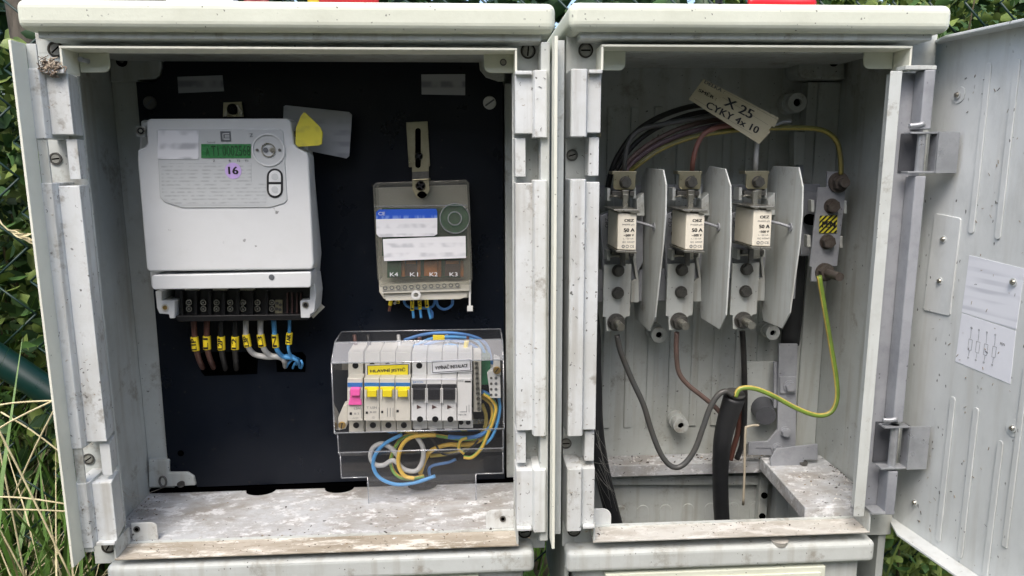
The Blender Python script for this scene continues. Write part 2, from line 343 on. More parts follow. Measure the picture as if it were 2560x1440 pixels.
# ---- left cabinet
c1=thing('meter_cabinet','open cream utility cabinet holding the electricity meter and circuit breakers','cabinet',(-.165,.1,-.43))
shell(c1,-.4135,.0805,-.406,.074,-.372,.0445,-.412,.107,.2)
m=MB(); m.box(-.406,.074,.201,.21,-.43,.13,WALL); m.build('back_wall',c1)
lidm(c1,-.4065,.0845,.1195,.1465)
lip(c1,-.3772,.0488,-.4122,.107,LIPB)
post(c1,-.371,-.405,ZT,.0135,.007); post(c1,.0465,.0775,ZT,.0135,0)
m=MB(); m.box(-.4042,-.4018,-.03,-.0082,-.401,.1075,CREAME); m.box(-.4018,-.3928,-.0082,-.0062,-.397,.1075,GREY); m.build('edge_strip',c1,bevel=.0004)
m=MB(); m.box(.0715,.0802,-.004,.0297,-.405,.112,GREY); m.build('edge_strip',c1,bevel=.001)
for a,b,g in ((1320,128,1.5),(1312,1329,.15)): q=P(a,b,.03); facade_screw(c1,q.x,q.z,g)
for a,b,g in ((140,124,.7),(272,1366,1)): q=P(a,b,.03); facade_screw(c1,q.x,q.z,g)
for a,b,g in ((140,397,.1),(222,1147,.6)): q=P(a,b,.03); facade_screw(c1,q.x,q.z,g,r=.005)
# corner tabs
q0,q1=P(205,131,.028),P(276,181,.028); tab(c1,rounded_tab(-.374,q1.x,q1.z,.105,'br',.007),.028,(P(220,153,.028).x,P(220,153,.028).z),mt=CREAM,pin=1)
q1=P(1210,182,.028); tab(c1,rounded_tab(q1.x,.0465,q1.z,.105,'bl',.007),.028,(P(1258,156,.028).x,P(1258,156,.028).z),pin=0)
q1=P(388,1310,.031); tab(c1,rounded_tab(-.374,q1.x,-.409,q1.z,'tr',.007),.0345,(P(342,1323,.034).x,P(342,1323,.034).z),mt=GREYL,pin=None)
q1=P(1215,1280,.031); tab(c1,rounded_tab(q1.x,.0465,-.409,q1.z,'tl',.007),.0345,(P(1257,1297,.034).x,P(1257,1297,.034).z),mt=GREYL,pin=None)
# columns at the back and their corner blocks
m=MB(); m.box(-.4058,-.3765,.157,.2,-.405,P(300,205,.157).z,WALL); m.build('back_column',c1,bevel=.001)
m=MB(); m.box(.044,.0738,.157,.2,-.405,.09,WALL); m.build('back_column',c1,bevel=.001)
def corner_block(root, pts, y0, y1, hole, mt=WALL):
    m=MB(); m.pp(pts,y0,y1,mt); o=m.build('corner_block',root,bevel=.0015)
    if hole: m=MB(); q=P(hole[0],hole[1],y0); m.cyl(q+Vector((0,-.0004,0)),(0,-1,0),px(13,y0),.0006,HOLE,18); m.cyl(q+Vector((0,-.001,0)),(0,-1,0),px(5,y0),.001,STEELD,8); m.build('block_hole',o)
corner_block(c1,[(275,128),(400,128),(403,170),(398,188),(385,197),(345,199),(345,205),(275,205)],.1535,.2,(305,153))
corner_block(c1,[(1196,140),(1262,140),(1262,203),(1245,203),(1215,193),(1200,175)],.15,.2,None)
corner_block(c1,[(370,1150),(422,1150),(422,1182),(468,1182),(484,1192),(489,1214),(372,1220)],.150,.2,None)
m=MB(); q=P(408,1203,.14); m.tube([q+Vector((.004*math.cos(t),-.001,.0065*math.sin(t))) for t in np.linspace(0,6.283,13)],.0014,STEELD,8,2); m.build('loop_bolt',c1)
m=MB(); m.cyl(P(453,1213,.138),(0,-.3,1),.0045,.003,STEELD,12); m.build('floor_screw',c1)
# floor with cable notches along its back edge
zf=-.409
def arc_floor(x0,x1,y0,y1,notch):
    pts=[(x0,y0),(x1,y0),(x1,y1)]
    for cx,r in sorted(notch,reverse=True): pts+=[(cx+r*math.cos(a),y1-r*.8*math.sin(a)) for a in np.linspace(0,math.pi,13)]
    pts.append((x0,y1)); return pts
nt_=[(P(651,1212,.15).x,px(38,.15)),(P(848,1208,.15).x,px(38,.15)),(P(1055,1200,.15).x,px(38,.15))]
m=MB(); m.xy(arc_floor(-.4055,.0735,.0335,.1515,nt_),zf-.004,zf,FLOOR); m.build('floor',c1,bevel=.0006)
m=MB(); m.box(-.4055,.0735,.1525,.2,-.44,-.405,HOLE); m.box(-.40,.07,.06,.1515,-.44,-.43,HOLE); m.build('cable_duct',c1)
# ---- right cabinet
c2=thing('fuse_cabinet','open cream utility cabinet holding three ceramic fuses and a cable','cabinet',(.29,.1,-.43))
I0,I1=.1085,.4745
for a,b in ((.104,I0),(I1,.483)): m=MB(); m.box(a,b,.0345,.23,-.56,.139,WALL); m.build('side_wall',c2)
m=MB(); m.box(I0+.0002,I1-.0002,.0345,.23,.122,.134,WALL); m.build('ceiling',c2)
m=MB(); m.box(.1005,.486,.03,.0342,.108,.141,GREY); m.box(.1005,.486,.03,.0342,-.431,-.408,GREY)
m.box(.1005,.132,.0302,.034,-.408,.108,GREY); m.box(.441,.486,.0302,.034,-.408,.108,GREY); m.build('facade_frame',c2)
lidm(c2,.0975,.4735,.122,.1478)
lip(c2,.1305,.4425,-.4115,.1108,LIP2,hB=.024)
post(c2,.1305,.1,ZT2,.016,-.003)
m=MB(); m.box(.0815,.0845,-.03,-.0082,-.3995,.1135,CREAME); m.box(.0845,.0935,-.0082,-.0062,-.395,.113,GREY); m.build('edge_strip',c2,bevel=.0004)
for a,b,g in ((1464,126,0),(1435,1325,.4)): q=P(a,b,.03); facade_screw(c2,q.x,q.z,g)
for a,b,g in ((1430,388,.3),(1415,1108,0)): q=P(a,b,.03); facade_screw(c2,q.x,q.z,g,r=.005)
q1=P(1563,176,.028); tab(c2,rounded_tab(.1345,q1.x,q1.z,.109,'br',.006),.028)
q1=P(2158,172,.028); tab(c2,rounded_tab(q1.x,.4395,q1.z,.109,'bl',.007),.028)
q1=P(1528,1270,.036); tab(c2,rounded_tab(.122,q1.x,-.412,q1.z,'tr',.010),.0345,mt=GREYL)
# back wall with vertical pressed ribs
m=MB(); m.box(I0,I1,.22,.226,-.44,.125,WALL)
for i in range(11):
    x=.118+i*.0305; 
    if x>.44: break
    for (za,zb) in ((.068,-.365),):
        m.box(x,x+.011,.2172,.2202,zb,za,WALL)
m.build('back_wall',c2,bevel=.0016,seg=2)
m=MB(); m.box(I0,I1,.205,.2195,P(1700,160,.205).z,.121,WALL); m.build('header_panel',c2,bevel=.001)
# back column right
m=MB(); m.box(.4455,.4738,.197,.22,-.40,P(2060,205,.197).z,WALL); m.box(.432,.4454,.2,.22,-.35,P(2060,205,.2).z,WALL); m.build('back_column',c2,bevel=.001)
corner_block(c2,[(2000,128),(2112,128),(2112,198),(2015,196),(2003,190),(1997,176)],.18,.22,(2084,153),WALL)
m=MB(); m.pp([(2022,128),(2088,128),(2080,140),(2060,147),(2036,144)],.179,.18,HOLE); m.build('block_notch',c2)
# standoffs
def standoff(a,b,r,yf=.188,ri=None):
    m=MB(); q=P(a,b,yf); rr=px(r,yf); m.ring(q,(0,1,0),rr,rr*.4,.018,GREY,32); m.cyl(q+Vector((0,.004,0)),(0,1,0),rr*.42,.001,HOLE,6); m.cyl(q+Vector((0,.016,0)),(0,1,0),rr*1.1,.018,GREY,28)
    m.build('standoff',c2,bevel=.0006)
for a,b,r in ((1994,256,24),(1648,838,21),(1703,1065,21),(1933,833,19)): standoff(a,b,r)
# rear beam and lower wall seen through the open floor
zb1=P(1700,1160,.185).z; zb0=P(1700,1188,.185).z
m=MB(); m.box(I0,.44,.185,.2195,zb0,zb1,FLOOR); m.build('rear_beam',c2,bevel=.001)
m=MB(); m.box(I0,I1,.215,.222,-.62,zb0-.004,WALL)
for i in range(9):
    x=P(1556+57*i,1300,.2).x; r=.0085
    pts=[(x-r,-.6),(x-r,P(1600,1275,.213).z-.002)]+[(x+r*math.cos(t),P(1600,1275,.213).z-.002+r*math.sin(t)) for t in np.linspace(math.pi,0,9)]+[(x+r,-.6)]
    m.xz(pts,.2135,.2155,WALL)
m.build('lower_back_wall',c2,bevel=.0008)
m=MB(); m.pb(1600-90,1190,1930,1212,.205,.214,WALL); m.build('lower_rail',c2)
m=MB(); m.box(.40,.4125,.20,.212,-.60,zb0-.003,WALL); m.box(.42,I1,.19,.205,-.60,zb0-.003,WALL); m.build('lower_post',c2,bevel=.001)
for a,b in ((1910,1238),(1905,1290)): m=MB(); m.cyl(P(a,b,.189),(0,-1,0),.0045,.002,HOLE,12); m.build('knockout_hole',c2)
# right ledge + left ledge
m=MB(); zl=-.388
m.xy([(.383,.0335),(.4735,.0335),(.4735,.18),(.389,.18)],-.414,-.396,FLOOR); m.build('floor_ledge',c2,bevel=.0012)
m=MB(); m.xy([(I0,.036),(.135,.036),(.1355,.19),(I0,.19)],-.402,zl-.002,FLOOR); m.build('floor_ledge',c2,bevel=.0012)
m=MB(); m.pp([(1940,1122),(2045,1110),(2045,1150),(2012,1150),(2000,1172),(1930,1182),(1925,1150)],.149,.152,HINGEP); m.build('foot_plate',c2,bevel=.001)
m=MB(); m.cyl(P(2008,1158,.15),(0,-.4,1),.0055,.002,STEELD,16); m.build('ledge_bolt',c2)
# cable clamp frame low on the right (upright bar, arm, bolts)
m=MB(); m.pp([(1948,860),(1995,860),(1992,935),(1989,1135),(1965,1140),(1912,1138),(1870,1138),(1872,1106),(1920,1104),(1944,1075)],.172,.176,HINGEP); m.build('clamp_bar',c2,bevel=.0006)
m=MB(); m.pb(1950,942,1990,984,.1690,.1718,HINGEP); m.build('square_washer',c2,bevel=.0006)
for a,b,r in ((1973,965,14),(1962,1079,13),(1942,1121,14)): m=MB(); m.bolt(P(a,b,.1715 if b>1000 else .1688),px(r,.17),HINGEP,0,1.15,.005); m.build('clamp_bolt',c2)
m=MB(); m.pp([(1985,330),(2012,330),(2012,412),(1985,412)],.185,.2,WALL); m.pb(1995,330,2009,560,.19,.196,HINGEP); m.build('rail_bracket',c2,bevel=.0006)
m=MB(); m.pb(1935,905,1948,1020,.178,.182,HINGEP); m.pb(1860,905,1940,1110,.198,.202,WALL); m.build('clamp_backplate',c2,bevel=.0006)
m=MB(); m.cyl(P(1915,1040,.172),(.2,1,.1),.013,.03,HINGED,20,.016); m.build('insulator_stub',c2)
m=MB(); m.pb(1890,1115,1990,1120,.171,.1715,HINGEP); m.build('clamp_seam',c2)
m=MB(); m.tube([P(1992,505,.19),P(1990,640,.19),P(1985,760,.19),P(1975,860,.19)],.012,CABLE,12,4); m.build('rail_gap_shadow',c2)  # black tube added to stand for the dark gap beside the rail
# hinge side
m=MB(); m.xy([(.4215,.0),(.4335,-.001),(.4345,.014),(.4345,.029),(.440,.029)],ZT2[5],ZT2[0],GREY); m.build('hinge_flange',c2,bevel=.0006)
m=MB(); m.box(.4347,.470,.014,.029,ZT2[5],ZT2[0],HINGEP); m.build('hinge_channel',c2,bevel=.0006)
m=MB(); zt_=P(2300,170,0).z; m.box(.4345,.4665,-.004,.012,zt_-.002,zt_+.002,GREY); m.build('channel_cap',c2,bevel=.0005)
hx=.461
def rod(pa,pb_,r=.0062):
    m=MB(); z1=P(2300,pa,0).z; z0=P(2260,pb_,0).z; m.xy([(hx-.006,-.004),(hx+.004,-.0055),(hx+.0065,0),(hx+.0065,.0135),(hx-.006,.0135)],z0,z1,HINGEP); m.build('hinge_rod',c2,bevel=.0012,seg=3)
rod(176,324); rod(440,1052); rod(1172,1281)
m=MB(); z0=P(2240,1278,0).z; m.box(.44,.4665,-.004,.012,z0-.0015,z0+.002,HINGE); m.build('channel_cap',c2,bevel=.0005)
for (b0,b1) in ((330,433),(1060,1166)):
    m=MB(); z1=P(2300,b0,0).z; z0=P(2290,b1,0).z
    m.cyl((hx-.001,0,z0),(0,0,1),.0042,z1-z0,HINGE,16); m.build('hinge_pin',c2)
    m=MB()
    for z in (z0,z1-.002): m.box(.445,.4745,-.006,.006,z,z+.002,HINGE)
    m.box(.4725,.4745,-.0062,.006,z0,z1,HINGE); m.box(.4727,.495,-.0082,-.0062,z0,z1,HINGE)
    m.box(.446,.4715,.0125,.0137,z0+.001,z1-.001,HINGED)  # dark sheet stands in for the shade inside the bracket
    m.build('hinge_bracket',c2,bevel=.0004)
    m=MB(); m.tube([(.445,-.001,z1+.006),(.452,-.003,z1+.0065),(.459,-.004,z1+.008)],.0026,HINGE,10,3); m.build('hinge_stop',c2)
# door (opened ninety-eight degrees, towards the viewer)
DA=rad(7.8); DH=Vector((.4760,.004,0)); DD=Vector((math.sin(DA),-math.cos(DA),0)); DN=Vector((-math.cos(DA),-math.sin(DA),0))   # DN points to the viewer's left: inner side
def PD(a,b,off=-.022):      # photo pixel -> point on the door's inner panel
    d=_f*FPX+_r*(a-1280)-_u*(b-720); o=Vector((0,-DIST,0)); q=DH+DN*off; t=(q-o).dot(DN)/d.dot(DN); return o+d*t
zD1,zD0=.1215,-.418
def dpt(s_,off,z): q=DH+DD*s_+DN*off; return Vector((q.x,q.y,z))
dm=MB(); W=.375
dm.ext([dpt(-.046,-.022,zD0),dpt(W,-.022,zD0),dpt(W,-.022,zD1),dpt(-.046,-.022,zD1)],-DN*.003,DOORM)
door=dm.build('door',c2,label='blue-grey ribbed door swung open on the right')
dm=MB()
for z in (zD0,zD1-.0028): dm.ext([dpt(.001,0,z),dpt(W,0,z),dpt(W,-.0217,z),dpt(-.04,-.0217,z),dpt(-.04,-.0185,z)],(0,0,.0028),DOORM)
dm.ext([dpt(W,0,zD0),dpt(W,0,zD1),dpt(W,-.0217,zD1),dpt(W,-.0217,zD0)],DD*.003,DOORM)
dm.build('door_flange',door,bevel=.0006)
def rib(a0,b0,a1,b1,wp=13):
    m=MB(); p,q=PD(a0,b0),PD(a1,b1); zc=(p.z+q.z)/2
    s0=(p-DH).dot(DD); s1=(q-DH).dot(DD); s_=(s0+s1)/2; w_=.0034
    pts=[]
    for t in np.linspace(0,math.pi,9): pts.append((s_+w_*math.cos(t),p.z+w_*math.sin(t)))
    for t in np.linspace(math.pi,2*math.pi,9): pts.append((s_+w_*math.cos(t),q.z+w_*math.sin(t)))
    m.ext([dpt(a,-.0218,b) for a,b in pts],DN*.0013,DOORM); m.build('rib',door,bevel=.0011,seg=3)
for r_ in ((2477,165,2427,575),(2545,155,2496,590),(2386,1000,2345,1345),(2446,1028,2398,1385),(2505,1110,2462,1435)): rib(*r_)
# further ribs on the part of the door outside the frame, for other viewpoints
for k in range(6):
    for za,zb_ in ((.085,-.06),(-.19,-.37)):
        m=MB(); s_=.115+k*.04; m.ext([dpt(s_-.003,-.0218,zb_),dpt(s_+.003,-.0218,zb_),dpt(s_+.003,-.0218,za),dpt(s_-.003,-.0218,za)],DN*.0013,DOORM); m.build('rib',door,bevel=.0011)
m=MB(); m.ext([PD(*q) for q in ((2338,536),(2343,533),(2402,545),(2405,550),(2378,785),(2374,790),(2314,776),(2311,770))],DN*.0016,DOORM); m.build('raised_panel',door,bevel=.0006)
def dscrew(a,b,r=.0028):
    m=MB(); q=PD(a,b)+DN*.0017; m.cyl(q,DN,r*1.4,.0006,DOORM,16); m.cyl(q+DN*.0006,DN,r,.0018,STEEL,12,r*.7); m.build('door_screw',door)
for a,b in ((2397,237),(2362,598),(2353,702),(2535,1070),(2290,1256)): dscrew(a,b)
m=MB(); m.cyl(PD(2397,237)+DN*.0003,DN,.0085,.0005,DOORM,24); m.build('door_boss',door); m=MB(); m.cyl(PD(2535,1070)+DN*.0003,DN,.0085,.0005,DOORM,24); m.build('door_boss',door)
m=MB(); m.ext([PD(*q) for q in ((2424,638),(2562,672),(2541,824),(2405,780))],DN*.0004,BLUR6); pl_=m.build('printed_sheet',door)
dscrew(2537,705)
m=MB(); m.ext([PD(*q) for q in ((2405,783),(2540,828),(2526,960),(2389,903))],DN*.0004,SHEET)
def dline(a0,b0,a1,b1,w_=.00016,mm=INKG):
    p,q=PD(a0,b0)+DN*.0008,PD(a1,b1)+DN*.0008; d=(q-p).normalized(); n=d.cross(DN).normalized()*w_; m.add([p-n,p+n,q+n,q-n],[(0,1,2,3)],mm)
for k,x in enumerate((2430,2449,2469,2490)):
    yy=822+k*6; dline(x,yy,x-2,yy+24); dline(x-6,yy+25,x+3,yy+28); dline(x-6,yy+25,x-9,yy+52); dline(x+3,yy+28,x-1,yy+55); dline(x-9,yy+52,x-1,yy+55); dline(x-5,yy+54,x-7,yy+68)
    for c_ in ((x,yy-3),(x-8,yy+72)): m.ring(PD(*c_)+DN*.0008,DN,.0009,.0006,.0001,INKG,12)
m.text('PEN',PD(2508,860)+DN*.0009,.0052,.0024,INK,DD,(0,0,1))
m.build('wiring_diagram',door)
# ---- lower cabinets
def lower(name,label,x0,x1,zt,xa,xb,hollow=False):
    t=thing(name,label,'cabinet',((x0+x1)/2,.1,-1.0),'lower cabinets under the open ones')
    m=MB(); m.box(x0,x1,.003,.029 if hollow else .22,zt-.026,zt,GREY); m.build('lid',t,bevel=.006,seg=4)
    m=MB()
    if not hollow: m.box(x0+.012,x1-.012,.016,.2,-1.0,zt-.028,GREY)
    else:
        a,b=x0+.012,x1-.012; m.xy([(a,.016),(b,.016),(b,.24),(a,.24),(a,.235),(b-.004,.235),(b-.004,.020),(a+.004,.020),(a+.004,.2348),(a,.2348)],-1.0,zt-.028,GREY)
    m.build('body',t,bevel=.0008 if hollow else .002)
    m=MB(); m.box(xa,xb,.006,.015,-.95,zt-.030,CREAM); m.box(xa+.006,xb-.006,.004,.0058,-.94,zt-.036,CREAM); m.build('door',t,bevel=.0015)
lower('lower_cabinet','closed grey cabinet directly below the meter cabinet',-.3895,.0665,P(800,1398,.003).z,-.36,.005)
lower('lower_cabinet','closed grey cabinet directly below the fuse cabinet, cream panel in front',.1015,.453,P(1800,1368,.003).z,.146,.398,True)
# ================================================================ METER CABINET CONTENTS
YB=.154
bd=thing('mounting_board','black laminated board fixed inside the left cabinet','board',(-.165,YB,-.405))
m=MB(); m.pp([(340,205),(386,205),(402,194),(408,170),(409,152),(1200,152),(1206,178),(1222,193),(1257,201),(1262,1198),(1263,1200),(900,1203),(492,1218),(487,1196),(470,1184),(421,1181)],YB,YB+.004,BOARD); m.build('panel',bd,bevel=.0004)
m=MB()
for pts in ([(500,885),(510,880),(640,880),(645,890),(643,935),(512,940),(503,930)],[(690,885),(755,880),(765,890),(763,930),(692,930)]): m.pp(pts,YB-.0003,YB-.0001,HOLE)
m.build('cable_cutout',bd)
for pts,nm in (([(443,192),(556,188),(560,228),(446,233)],'plate'),([(1053,186),(1163,185),(1163,238),(1054,236)],'plate')):
    m=MB(); m.pp(pts,YB-.0008,YB-.0001,BLUR3); m.build('name_plate',bd,bevel=.0003)
for a,b,g,mm in ((375,257,.8,STEELD),(1224,257,.6,WHITE)): m=MB(); m.screw(P(a,b,YB-.0002),px(16,YB),mm,INKG,g); m.build('board_screw',bd)
m=MB(); m.cyl(P(452,1133,YB-.0002),(0,-1,0),px(8,YB),.0006,HOLE,14); m.build('board_screw',bd)
# ---- electricity meter
YM=.088
mt=thing('electricity_meter','grey-white three-phase electricity meter with green display on the black board','meter',tuple(P(575,800,YM+.03)))
m=MB(); m.pp([(365,304),(372,297),(718,296),(726,303),(734,360),(745,372),(768,382),(771,395),(784,660),(780,674),(372,679),(366,672),(343,400),(343,375),(362,368),(368,358)],YM,YM+.03,METER)
m.build('front_cover',mt,bevel=.0028,seg=4)
m=MB(); m.pp([(350,300),(730,298),(765,360),(790,640),(784,712),(376,720),(345,390)],YM+.031,YB-.0005,METER); m.build('back_housing',mt,bevel=.003)
m=MB(); m.pp([(391,325),(400,322),(700,322),(708,328),(718,500),(712,508),(675,519),(455,520),(410,505),(399,492)],YM-.0012,YM+.0005,METERF); fp=m.build('face_plate',mt,bevel=.0008)
yf=YM-.0015
m=MB(); m.pp([(403,408),(628,408),(628,455),(665,455),(665,512),(440,512),(405,495)],yf-.0001,yf+.0002,BLUR1); m.build('printed_text',fp)
m=MB(); m.pb(394,326,496,398,yf-.0003,yf+.0002,BLUR2); m.build('serial_label',fp)
m=MB(); m.pb(503,360,627,395,yf-.0005,yf+.0002,LCD); m.text('T1 0002568',P(577,377,yf-.0007),px(92,yf),px(24,yf),LCDT); m.text('A',P(519,380,yf-.0007),px(9,yf),px(18,yf),LCDT); m.build('display',fp,label='green display reading T1 0002568')
m=MB(); q=P(564,341,yf-.0003); a=px(12,yf)
m.box(q.x-a,q.x+a,q.y,q.y+.0004,q.z-a,q.z+a,INKG)
for x0,x1,z0,z1 in ((-.62,-.42,-.6,.6),(-.62,.75,.42,.62),(-.62,.75,-.62,-.42),(-.15,.75,.05,.2),(-.15,.75,-.2,-.05)): m.box(q.x+a*x0,q.x+a*x1,q.y-.0003,q.y-.0001,q.z+a*z0,q.z+a*z1,METERF)
m.build('emblem',fp)
m=MB(); m.text('Z',P(628,338,yf-.0003),px(8,yf),px(8,yf),INKG); m.text('R',P(575,402,yf-.0003),px(5,yf),px(5,yf),INK); m.text('T2',P(596,402,yf-.0003),px(8,yf),px(5,yf),INK); m.text('T1',P(616,402,yf-.0003),px(8,yf),px(5,yf),INK); m.text('Z',P(535,402,yf-.0003),px(5,yf),px(5,yf),INK); m.text('Českoměř',P(528,355,yf-.0003),px(20,yf),px(5,yf),INKG); m.build('small_print',fp)
m=MB(); q=P(671,375,yf); m.ring(q,(0,-1,0),px(39,yf),px(36,yf),.001,METER,40); m.ring(q,(0,-1,0),px(17,yf),px(14.5,yf),.001,STEEL,28)
m.build('optical_port',fp); m=MB()
for a,r,mm in ((664,6,INKG),(680,6,STEEL),(643,3.5,STEELD),(699,3.5,STEELD)): m.cyl(P(a,375,yf-.0002),(0,-1,0),px(r,yf),.0005,mm,14)
m.build('sensor',fp)
m=MB(); 
def stad(a,b,w_,h_,n=10):
    return [(a+w_*math.cos(t),b-(h_-w_)-w_*math.sin(t)) for t in np.linspace(0,math.pi,n)]+[(a-w_*math.cos(t),b+(h_-w_)+w_*math.sin(t)) for t in np.linspace(0,math.pi,n)]
m.pp(stad(687,458,20,37),yf-.0004,yf+.0002,INK); m.build('button_frame',fp)
for sgn in (-1,1):
    m=MB(); 
    pts=[(687-15,458+sgn*3),(687+15,458+sgn*3)]+[(687+15*math.cos(t),458+sgn*(18+14*math.sin(t))) for t in np.linspace(0,math.pi,9)]
    m.pp(pts,yf-.0012,yf-.0004,METER); m.cyl(P(687,458+sgn*16,yf-.0013),(0,-1,0),px(8,yf),.0004,METERF,16); m.build('button',fp,bevel=.0003)
m=MB(); m.cyl(P(583,427,yf-.0002),(0,-1,0),px(19.5,yf),.0003,VIOLET,32); m.bold('16',P(583,426,yf-.0008),px(22,yf),px(18,yf),INK); m.build('round_sticker',fp,label='round violet sticker with number 16')
m=MB(); m.pp([(382,688),(776,680),(778,690),(777,716),(772,719),(386,724),(380,720),(378,695)],YM-.001,YM+.03,METER); tcv=m.build('terminal_cover',mt,bevel=.0012)
m=MB(); m.cyl(P(679,693,YM-.0011),(0,-1,0),px(7,YM),.0004,INKG,16); m.build('seal_hole',tcv)
for a,b in ((352,327),): 
    m=MB(); m.pb(341,315,363,341,YM+.012,YM+.035,METER); m.cyl(P(a,b,YM+.0115),(0,-1,0),px(11,YM),.001,STEEL,20); m.cyl(P(a,b,YM+.0105),(0,-1,0),px(8,YM),.0008,INK,16); m.cyl(P(a,b,YM+.0097),(0,-1,0),px(4,YM),.001,STEEL,6); m.build('cover_screw',mt)
m=MB(); m.pb(722,325,742,345,YM+.012,YM+.035,METER); m.cyl(P(738,335,YM+.0115),(0,-1,0),px(7,YM),.001,INK,16); m.build('cover_screw',mt)
m=MB(); m.pp([(558,256),(604,254),(609,292),(557,292)],YB-.005,YB-.003,YELZ); m.pp([(565,275),(575,262),(595,262),(606,278),(606,292),(600,292),(592,275),(572,275),(566,292),(558,292)],YB-.007,YB-.0051,STEEL); hb=m.build('hanging_bracket',mt,bevel=.0004)
m=MB(); m.phil(P(581,273,YB-.0071),px(13,YB),STEELD,INK); m.build('bracket_screw',hb)
# terminal block
yt=.118
m=MB(); m.pb(436,712,776,792,yt+.006,YB-.002,BLACK); m.pp([(438,790),(772,786),(774,792),(768,800),(444,804)],yt-.006,yt+.02,BLACK)
for x in (455,490,525,560,595,630,667): m.pb(x-5,730,x+3,788,yt-.001,yt+.008,BLACK)
for x in (718,730,742,752): m.pb(x-2,732,x+2,786,yt+.002,yt+.008,DKRED)
tb=m.build('terminal_block',mt,bevel=.0006)
for x in (473,509,542,576,608,644,680): 
    for yy in (756,772):
        m=MB(); q=P(x,yy,yt+.003); m.ring(q,(0,-1,0),px(7.5,yt),px(5,yt),.001,STEEL,14); m.cyl(q,(0,-1,0),px(5,yt),.0006,BLACK,12); m.cyl(q+Vector((0,-.0008,0)),(0,-1,0),px(2.5,yt),.0006,STEEL,6); m.build('terminal_screw',tb)
m=MB(); m.pb(688,750,706,782,yt+.004,yt+.006,YELZ)
for d in ((-3,-8),(5,-4),(-4,6),(4,8)): m.cyl(P(696+d[0],766+d[1],yt+.0035),(0,-1,0),px(4,yt),.0008,STEELD,8)
m.build('bridge_terminal',tb)
m=MB()
for x in (478,548,616): m.pb(x-16,720,x+20,726,yt-.004,yt,STEEL)
m.build('jumper_clip',tb)
m=MB(); m.pp([(388,728),(404,728),(404,752),(436,752),(436,796),(424,796),(422,786),(398,784),(392,770)],yt-.01,yt+.03,METER); lg=m.build('mounting_lug',mt,bevel=.0008)
m=MB(); m.ring(P(413,769,yt-.0102),(0,-1,0),px(9,yt),px(6,yt),.001,WHITE2,20); m.cyl(P(413,769,yt-.0103),(0,-1,0),px(5.5,yt),.0008,BRASS,12); m.build('lug_screw',lg)
m=MB(); m.pp([(776,690),(784,690),(790,735),(786,780),(776,785),(774,795),(752,795),(750,752),(774,750)],yt-.01,yt+.03,METER); lg=m.build('mounting_lug',mt,bevel=.0008)
m=MB(); m.ring(P(764,762,yt-.0102),(0,-1,0),px(8,yt),px(5,yt),.001,STEEL,20); m.cyl(P(764,762,yt-.0103),(0,-1,0),px(5,yt),.0008,INK,12); m.build('lug_screw',lg)
m=MB(); m.pp([(787,748),(812,768),(783,796),(770,783)],YB-.003,YB-.001,WHITE2); m.phil(P(786,772,YB-.0032),px(9,YB),STEEL,INK); m.build('corner_washer',mt,bevel=.0003)
# meter wires with markers
def marker(parent, pts, y, ts, r, ytext=None):
    (a0,b0),(a1,b1)=pts; p,q=P(a0,b0,y),P(a1,b1,y); m=MB(); d=(q-p)
    m.cyl(p,d,r,d.length,YELM,14)
    ax=d.normalized(); side=ax.cross(Vector((0,-1,0))).normalized()
    if ts: m.bold(ts,(p+q)/2+Vector((0,-r-.0004,0)),d.length*.8,r*1.25,INK,-ax,-side if side.x>0 else side)
    m.build('cable_marker',parent)
MW=[('brown wire labelled L1P, first from the left under the meter',WBRN,'L1P',7,[(484,800),(486,835),(490,870),(500,905),(512,925)],((486,842),(490,876))),
('brown wire labelled L1 beside the L1P wire',WBRN,'L1',7,[(517,800),(517,840),(519,875),(528,905),(538,925)],((517,840),(518,873))),
('black wire labelled L2P under the meter',WBLK,'L2P',7,[(552,800),(553,840),(554,875),(560,905),(566,930)],((553,841),(554,874))),
('black wire labelled L2 under the meter',WBLK,'L2',7,[(588,800),(588,840),(588,875),(590,905),(592,930)],((588,841),(588,873))),
('grey wire labelled L3P bending towards the cutout',WGRY,'L3P',7,[(615,798),(615,835),(620,865),(635,885),(665,892),(700,893),(712,905),(714,925)],((615,836),(620,866))),
('grey wire labelled L3 bending towards the cutout',WGRY,'L3',7,[(651,798),(652,835),(658,868),(675,888),(705,895),(722,912)],((651,836),(656,866))),
('blue wire labelled N under the meter',WBLU,'N',6,[(684,798),(687,840),(692,872),(706,890),(730,895),(758,903)],((687,836),(690,868))),
('thin blue wire labelled TAR, rightmost under the meter',WBLU,'TAR',4,[(724,797),(723,835),(721,870),(728,890),(745,905),(752,928)],((724,832),(722,860)))]
for lb,mm,ts,r,pts,mk in MW:
    yy=.135; L=[P(a,b,yy-.004 if i<3 else yy+.014*(i-2)/(len(pts)-2)+(.02 if i==len(pts)-1 else 0)) for i,(a,b) in enumerate(pts)]
    t=thing('meter_wire',lb,'wire',tuple(L[-1]),'wires hanging under the meter')
    m=MB(); m.tube(L,px(r,yy),mm); m.build('wire_core',t)
    marker(t,mk,yy-.004,ts,px(r+(2.2 if r>4 else 4),yy))
m=MB()
for pts in ([(735,895),(720,910),(712,928)],[(745,898),(735,912),(730,930)],[(752,900),(756,912),(748,930)],[(700,890),(728,888),(742,900),(738,925)]): m.tube([P(a,b,.146+(.02 if i_==len(pts)-1 else 0)) for i_,(a,b) in enumerate(pts)],px(3,.146),WBLU,8)
m.build('thin_wire_bundle',label='thin blue wires crossing at the right board cutout',cat='wire')
